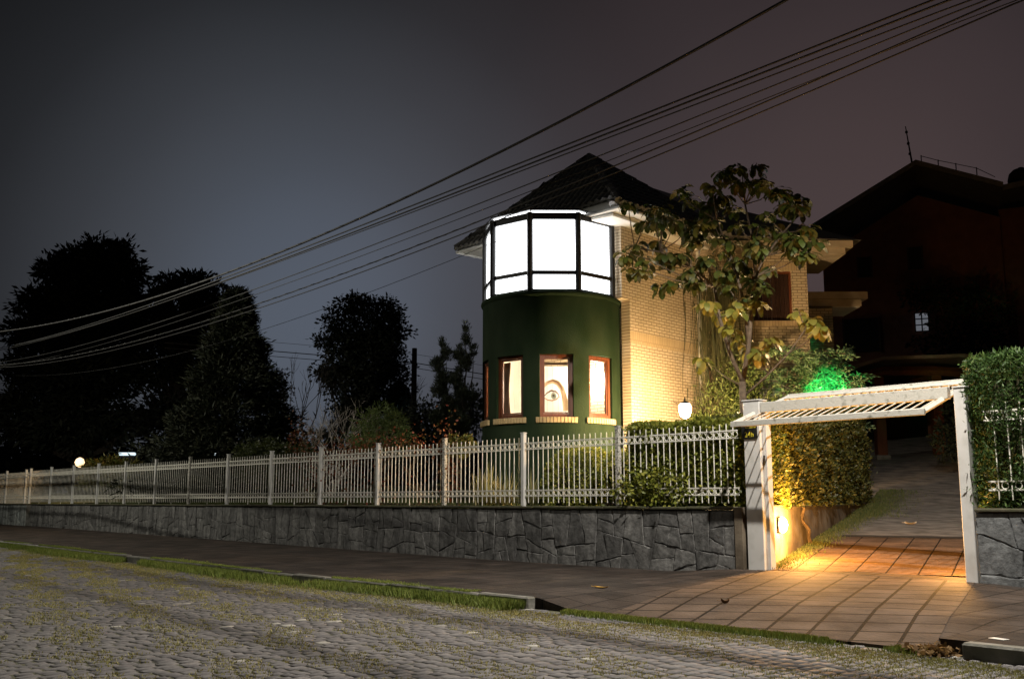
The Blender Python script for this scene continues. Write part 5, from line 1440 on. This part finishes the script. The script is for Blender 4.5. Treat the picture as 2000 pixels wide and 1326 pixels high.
ROS = [(-10.95, 15.81, 7.69), (-10.55, 15.86, 7.64), (-11.24, 15.88, 7.54), (-10.78, 15.79, 7.36), (-10.44, 15.87, 7.24), (-10.54, 16.36, 7.2), (-10.64, 17.15, 7.33), (-10.69, 16.93, 7.01), (-10.31, 17.11, 6.6), (-9.79, 16.53, 6.11), (-10.23, 16.78, 6.91), (-10.54, 16.15, 6.72), (-10.16, 16.22, 6.26), (-9.83, 16.32, 5.85), (-10.11, 16.33, 5.97), (-10.93, 16.99, 6.4), (-12.31, 15.84, 7.55), (-12.16, 15.92, 7.35), (-11.93, 16.08, 7.15), (-12.06, 14.9, 6.81), (-11.99, 15.17, 6.67), (-12.6, 15.25, 7.13), (-12.83, 15.24, 6.86), (-12.29, 15.9, 6.89), (-12.13, 16.07, 6.91), (-11.22, 15.36, 7.25), (-11.47, 16.08, 7.22), (-11.4, 16.24, 7.03), (-11.59, 15.81, 6.73), (-12.61, 14.41, 6.04), (-12.7, 14.88, 6.28), (-12.23, 14.57, 5.87), (-13.21, 15.3, 5.98), (-12.74, 15.56, 6.47), (-12.31, 15.34, 6.01), (-11.89, 15.23, 6.02), (-12.77, 15.61, 5.61), (-12.29, 15.4, 5.53), (-12.22, 16.0, 6.47), (-12.03, 16.09, 6.61), (-11.49, 15.9, 6.36), (-11.21, 15.93, 6.26), (-11.27, 16.2, 6.68), (-11.16, 16.0, 5.91), (-11.39, 15.37, 5.85), (-11.69, 15.39, 5.51), (-12.27, 15.84, 5.77), (-11.08, 15.38, 5.55), (-10.61, 15.72, 6.01), (-11.16, 16.33, 5.81), (-10.69, 16.06, 6.49), (-11.4, 16.0, 5.4), (-11.04, 16.15, 5.21), (-10.83, 16.07, 5.47), (-11.87, 16.46, 5.0), (-11.0, 15.71, 4.9), (-10.87, 16.16, 5.04), (-11.13, 15.63, 4.52), (-11.35, 16.21, 4.46), (-10.76, 16.0, 4.03), (-10.66, 16.21, 4.31), (-11.3, 16.43, 4.23), (-11.64, 15.45, 3.95), (-10.17, 16.85, 4.71), (-10.59, 17.16, 4.95), (-9.68, 16.39, 4.42), (-10.5, 15.82, 5.23), (-11.48, 15.41, 5.03), (-10.95, 16.7, 5.83)]
b = MB()
for k, pts in LIM.items():
    r0, r1 = LR[k]; n_ = len(pts); b.tube(pts, [r0 + (r1 - r0) * i / (n_ - 1) for i in range(n_)], n=8)
nodes = [Vector(p) for k, pts in LIM.items() if k != 'trunk' for p in pts]
V, F = [], []; V2, F2_ = [], []
rl_ = random.Random(21)
ROS += [(x_ + rl_.gauss(0, .22), y_ + rl_.gauss(0, .25), z_ + rl_.gauss(-.05, .14)) for x_, y_, z_ in ROS[:56] if rl_.random() < .55]
for c in ROS:
    c = Vector(c)
    cand = [q for q in nodes if q.z < c.z - .05] or nodes
    q = min(cand, key=lambda n_: (n_ - c).length + .4 * max(0, .4 - (c.z - n_.z)))
    m_ = q + (c - q) * .55 + Vector((0, 0, -.06)); b.tube([q, m_, c], [.013, .010, .007], n=5, cap=False)
    VV, FF = (V2, F2_) if c.z < 5.1 else (V, F)  # low whorls take the lighter yellow-green leaf colour
    nl = rl_.randint(14, 20); a0 = rl_.random() * 6.28
    for k in range(nl):
        a = a0 + 6.28 * k / nl + rl_.gauss(0, .15); ln = rl_.uniform(.17, .32); w = ln * rl_.uniform(.19, .26)
        el = rl_.uniform(-.1, .7); dr = rl_.uniform(.75, 1.35)
        d = Vector((math.cos(a), math.sin(a), 0)); sd = Vector((-math.sin(a), math.cos(a), 0)); up = Vector((0, 0, 1))
        base = c + d * .02 + up * rl_.uniform(-.12, .02); b0 = len(VV)
        prof = ((0, .05), (.18, .35), (.42, .85), (.68, 1.0), (.88, .62), (1.0, .03)); p = base.copy(); last = 0; tw = rl_.gauss(0, .35)
        for s, ww in prof:
            an = el - dr * s * 1.5; st = (s - last) * ln; last = s
            p = p + (d * math.cos(an) + up * math.sin(an)) * st
            nrm = (up * math.cos(an) - d * math.sin(an)); sv = sd * math.cos(tw) + nrm * math.sin(tw)
            VV += [tuple(p - sv * w * ww + nrm * .10 * w * ww), tuple(p), tuple(p + sv * w * ww + nrm * .10 * w * ww)]
        for i in range(5):
            for j in (0, 1): FF.append((b0 + 3 * i + j, b0 + 3 * i + j + 1, b0 + 3 * i + j + 4, b0 + 3 * i + j + 3))
b.build('trunk', M['bark'], bt, smooth=True)
np_mesh('crown', V, F, M['bigleaf'], bt, smooth=True)
lo_ = np_mesh('lower_leaves', V2, F2_, M['lowleaf'], bt, smooth=True); lo_['label'] = 'yellow green lower leaf whorls'

# ------------------------------------------------------------------ cables overhead
def cable(label, y, pts, r, twist=False, group='cables over the street'):
    xs_ = np.array([p[0] for p in pts]); zs_ = np.array([p[1] for p in pts])
    co = np.polyfit(xs_, zs_, 3)
    X = np.linspace(max(xs_) + 2.2, min(xs_) - 10, 60)
    X = np.where(X > -1.6, -1.6, X); X = np.unique(X)[::-1]
    Z = np.polyval(co, np.clip(X, min(xs_) - 1, max(xs_) + .4)); 
    b = MB(); b.tube([(x, y, z) for x, z in zip(X, Z)], r, n=5)
    if twist:
        T = np.linspace(.22, 1, 380); XX = X[0] + (X[-1] - X[0]) * T; ZZ = np.interp(-XX, -X, Z)
        b.tube([(x, y + .008 * math.cos(x * 14), z + .008 * math.sin(x * 14)) for x, z in zip(XX, ZZ)], r * .7, n=4)
    tag(b.build('cable', M['wire']), label, 'cable', group)
cable('thick topmost cable sweeping alone above the others', 9.0, [(-5.51, 6.59), (-6.67, 6.44), (-8.01, 6.34), (-9.39, 6.18), (-11.01, 6.08), (-12.94, 5.93), (-15.26, 5.78), (-19.25, 5.74), (-24.84, 5.9), (-28.56, 6.08), (-33.25, 6.43)], .019, True)
W1 = [(-4.1, 6.19), (-5.41, 6.16), (-6.76, 6.15), (-8.37, 6.12), (-10.34, 6.05), (-12.8, 5.98), (-15.94, 5.89), (-19.39, 5.88), (-25.9, 5.87), (-34.59, 6.11)]
cable('upper cable of the close bundle below the topmost cable', 9.4, W1, .012)
cable('second cable of the close bundle below the topmost cable', 9.46, [(x, z - .035) for x, z in W1], .013)
cable('third cable of the close bundle below the topmost cable', 9.52, [(x, z - .085 - .004 * (x + 4)) for x, z in W1], .009)
W2 = [(-4.07, 6.27), (-5.33, 6.14), (-7.05, 6.13), (-8.74, 6.02), (-10.79, 5.89), (-13.33, 5.79), (-16.59, 5.73), (-19.94, 5.61), (-25.22, 5.63), (-30.91, 5.59), (-35.95, 5.91)]
cable('thin single cable just below the close bundle', 9.8, [(x, z - .05) for x, z in W2], .009)
cable('faint lowest hair thin cable between bundle and twisted pair', 9.7, [(x, z - .22) for x, z in W2], .006)
W3 = [(-3.4, 5.88), (-4.24, 5.8), (-5.37, 5.77), (-6.7, 5.73), (-8.3, 5.56), (-10.23, 5.32), (-12.64, 5.17), (-15.72, 5.12), (-18.56, 5.06), (-23.88, 5.09), (-29.29, 5.15), (-34.08, 5.53)]
cable('glinting twisted cable crossing in front of the tower roof', 9.3, W3, .010, True)
cable('plain cable hanging just under the glinting twisted one', 9.34, [(x, z - .075) for x, z in W3], .009)
b = MB(); pts = [(-14.66, 5.94), (-17.19, 5.79), (-20.25, 5.62), (-23.2, 5.52)]
X = np.linspace(-13.0, -44, 30); Z = 5.52 + .0035 * (X + 26) ** 2 * .35 + .02
Z = np.polyval(np.polyfit([p[0] for p in pts] + [-40], [p[1] for p in pts] + [6.0], 2), X)
b.tube([(x, 12.0 + .02 * (-13 - x), z) for x, z in zip(X, Z)], .006, n=4)
tag(b.build('cable', M['wire']), 'hair thin service cable running down towards the far conifer', 'cable', 'cables over the street')
# background pole and its line
up = thing('utility_pole', 'dark wooden utility pole right of the broad leafy tree', 'utility pole', (-38.5, 28.7, 2.4))
b = MB(); b.tube([(-38.48, 28.69, 2.2), (-38.48, 28.69, 8.5)], [.16, .12], n=8); b.build('pole', M['dark_bark'], up)
b = MB(); b.box((-38.48, 28.69, 7.75), (.12, .9, .1), rz=R(40)); b.build('cross_arm', M['dark_bark'], up)
for dz, lab, r_ in ((.0, 'upper line of the distant utility pole', .020), (-.24, 'lower line of the distant utility pole', .014), (.42, 'faint top line of the distant utility pole', .008)):
    b = MB(); b.tube([(-44.5, 19.0, 8.45 + dz), (-42.51, 22.28, 8.25 + dz), (-38.48, 28.69, 7.80 + dz), (-36.49, 31.18, 7.30 + dz), (-34.0, 34.5, 6.9 + dz)], r_, n=4); tag(b.build('cable', M['black']), lab, 'cable', 'lines on the distant pole')
# pale blue tank seen beyond the leafy tree
tk = thing('blue_tank', 'pale blue rounded tank showing under the broad leafy tree', 'tank', (-37.6, 26.9, 4.2))
b = MB(); b.lathe((-37.2, 26.9, 4.3), [(.6, 0), (.62, 1.3), (.58, 1.75), (.42, 2.1), (.2, 2.3), (.05, 2.35)], n=20); b.build('tank_body', mat('pale blue plastic', (0.20, 0.34, 0.42), (0.16, 0.28, 0.36), rough=0.4), tk, smooth=True)
b = MB(); b.lathe((-37.2, 26.9, 2.0), [(.7, 0), (.7, 2.28)], n=12); b.build('stand', M['black'], tk)
# distant lit kiosk roof and window
ds = thing('far_kiosk', 'tiny brightly lit pale canopy far behind the garden lamp', 'kiosk', (-55.8, 22.1, 2.0))
b = MB(); b.box((-55.8, 22.06, 3.88), (.3, .9, .16), rz=R(-42), bev=.05); b.build('lit_canopy', M['white_lit'], ds)
b = MB(); b.box((-55.9, 22.2, 2.9), (.2, .7, 1.7), rz=R(-42)); b.build('kiosk_body', M['black'], ds)
dw = thing('far_house', 'tiny far house with two cool lit windows behind the fence', 'house', (-49.5, 24, 2.3))
b = MB(); b.box((-49.9, 24.5, 3.3), (2.6, 1.0, 1.8), rz=RZF); b.build('wall', M['black'], dw)
b = MB(); b.prism([(-51.0, 23.0), (-48.3, 25.8), (-49.0, 26.6), (-51.8, 23.8)], 4.2, 4.35); b.build('roof', M['tile'], dw)
for dx, w_ in ((-.15, .12), (.12, .26)):
    b = MB(); b.box((-49.5 + CR[0] * dx + .05, 24.0 + CR[1] * dx - .05, 3.68), (w_, .06, .2), rz=RZF); b.build('window', M['white_lit'], dw)

# ------------------------------------------------------------------ grass: verge, joints, lawn edge
def blades(name, label, P, h, w, m, lean=.5):
    n = len(P); a = RNG.random(n) * 2 * np.pi
    d = np.stack([np.cos(a) * lean * RNG.random(n), np.sin(a) * lean * RNG.random(n), np.ones(n)], 1)
    V, F = leaves(P, d, h, w, fold=.05)
    return tag(np_mesh(name, V, F, m), label, 'grass', kind='stuff')
def patch(x, y, s=1.0):
    return .5 + .25 * np.sin(x * 1.9 * s + 1.3 * np.sin(y * 2.3 * s)) + .25 * np.sin(x * .83 * s + y * 3.1 * s + 2)
sl = np.vectorize(slope)
n = 60000
x = -9.4 - 27 * RNG.random(n) ** 1.25; y = 8.745 - np.abs(RNG.normal(0, .17, n)) * (1 + .25 * np.sin(x * .7))
k = patch(x, y) > .10
k &= ~((x > -16.5) & (x < -13.6) & (RNG.random(n) < .35))
x, y = x[k], y[k]
blades('grass_verge', 'bright green grass verge growing against the kerb', np.stack([x, y, sl(x) - .01], 1), RNG.uniform(.05, .145, len(x)), .013, M['grass'], .8)
n = 42000
x = RNG.uniform(-36, -10.5, n); y = 8.76 + np.abs(RNG.normal(0, .13, n)); k = patch(x, y) > np.where(y < 8.93, .30, .62); x, y = x[k], y[k]
blades('grass_verge', 'thin grass creeping over the kerb onto the pavement', np.stack([x, y, sl(x) + .125], 1), RNG.uniform(.01, .035, len(x)), .010, M['grass'], 1.2)
n = 20000
x = RNG.uniform(-9.3, -4.3, n); y = 8.86 - np.abs(RNG.normal(0, .10, n)); k = patch(x * 1.6, y) > .22; x, y = x[k], y[k]
blades('grass_verge', 'sparse green grass along the foot of the driveway apron', np.stack([x, y, 0 * x - .01], 1), RNG.uniform(.02, .07, len(x)), .011, M['grass'])
n = 70000
x = -2.0 - 30 * RNG.random(n) ** 1.3; y = 8.60 - np.abs(RNG.normal(0, .40, n)); k = (patch(x, y, 1.4) > .25) & (y < -x / .30 + .6); x, y = x[k], y[k]
blades('dry_grass', 'straw coloured dry grass between the cobbles near the kerb', np.stack([x, y, sl(x) - .012], 1), RNG.uniform(.012, .042, len(x)), .008, M['drygrass'], 1.5)
n = 190000
x = -1.8 - 24 * RNG.random(n) ** 1.1; y = np.maximum(1.3, -x * .262) + RNG.random(n) * (8.5 - np.maximum(1.3, -x * .262)); k = (patch(x, y, 2.1) + .5 * patch(x * 3.7, y * 3.1, 2.2) > .80) & (y < -x / .30 + .6) & (y < 8.6); x, y = x[k], y[k]
gx = np.round(x / .125 ) * .125 + RNG.normal(0, .012, len(x)); x = np.where(RNG.random(len(x)) < .6, gx, x)
blades('dry_grass', 'small dry tufts in the joints of the street cobbles', np.stack([x, y, sl(x) - .012], 1), RNG.uniform(.014, .045, len(x)), .009, M['drygrass'], 1.6)
n = 26000
y = 13.85 + 5.5 * RNG.random(n) ** 1.4; x = -12.3 - 20 * RNG.random(n)
blades('lawn_grass', 'short lawn grass behind the fence', np.stack([x, y, np.array([lawn_z(a, c) for a, c in zip(x, y)])], 1), RNG.uniform(.03, .09, n), .010, M['lawnblade'])
n = 9000
s = 8.5 * RNG.random(n) ** .8; w = np.abs(RNG.normal(0, .14, n)) * (1 + s * .12)
P = np.array([drive_p(a, c, .0) for a, c in zip(s, w)])
blades('driveway_grass', 'golden lit grass strip between retaining wall and driveway', P, RNG.uniform(.02, .07, n), .010, M['lawnblade'])
n = 5000
s = 6.5 + 4.5 * RNG.random(n); w = np.abs(RNG.normal(.2, .35, n))
P = np.array([drive_p(a, c, .01) for a, c in zip(s, w)])
blades('driveway_grass', 'dim grass patch at the end of the driveway hedge', P, RNG.uniform(.03, .08, n), .012, M['lawnblade'])
# moss and weeds on the wall top
n = 7000
x = -9.7 - 26 * RNG.random(n); P = np.stack([x, 13.47 + .3 * RNG.random(n), 1.20 + 0 * x], 1)
blades('wall_moss', 'moss and weeds along the top of the stone wall', P, RNG.uniform(.012, .04, n), .012, M['lawnblade'], 1.5)

# ------------------------------------------------------------------ fallen leaves and scraps
def dead_leaf(label, x, y, z, s, c, rz, curl=.3):
    b = MB(); P = []
    for i in range(7):
        t = i / 6; w = s * .42 * math.sin(math.pi * min(.98, max(.02, t))) ** .7
        row = []
        for j in (-1, 0, 1):
            lx, ly = (t - .5) * s, j * w * .5; zz = curl * s * (abs(j) * .35 + (t - .5) ** 2 * 1.2)
            row.append((x + lx * math.cos(rz) - ly * math.sin(rz), y + lx * math.sin(rz) + ly * math.cos(rz), z + zz + .004))
        P.append(row)
    b.grid(P); b.tube([P[0][1], (P[0][1][0] - .05 * math.cos(rz), P[0][1][1] - .05 * math.sin(rz), P[0][1][2] + .01)], .003, n=4)
    tag(b.build('fallen_leaf', c), label, 'leaf')
lf_y = mat('ochre dead leaf', (0.55, 0.32, 0.05), (0.42, 0.22, 0.04), rough=.7); lf_b = mat('brown dead leaf', (0.22, 0.13, 0.06), (0.14, 0.08, 0.04), rough=.8); lf_p = mat('pale dead leaf', (0.55, 0.50, 0.42), (0.42, 0.36, 0.28), rough=.8)
dead_leaf('ochre fallen leaf lying flat on the pavement', -9.55, 10.30, side_z(-9.55, 10.3), .20, lf_y, .3, .2)
dead_leaf('curled brown fallen leaf on the edge of the driveway apron', -7.35, 10.05, side_z(-7.35, 10.05), .11, lf_b, 1.1, .9)
p = drive_p(5.6, 1.35); dead_leaf('pale fallen leaf on the stone driveway', p[0], p[1], p[2], .22, lf_p, .5, .4)
lit_ = thing('leaf_litter', 'heap of brown dead leaves in the gutter corner by the right kerb', 'leaves', (-4.2, 8.75, 0))
n = 260
P = np.stack([RNG.normal(-4.28, .10, n), RNG.normal(8.74, .07, n), np.abs(RNG.normal(0, .035, n))], 1)
V, F = leaves(P, RNG.normal(size=P.shape) * np.array([1, 1, .35]), .07, .045); np_mesh('leaf_pile', V, F, leaf_mat('gutter leaves', [(0.16, .09, .04), (.28, .17, .06), (.10, .06, .03)], rough=.8), lit_)
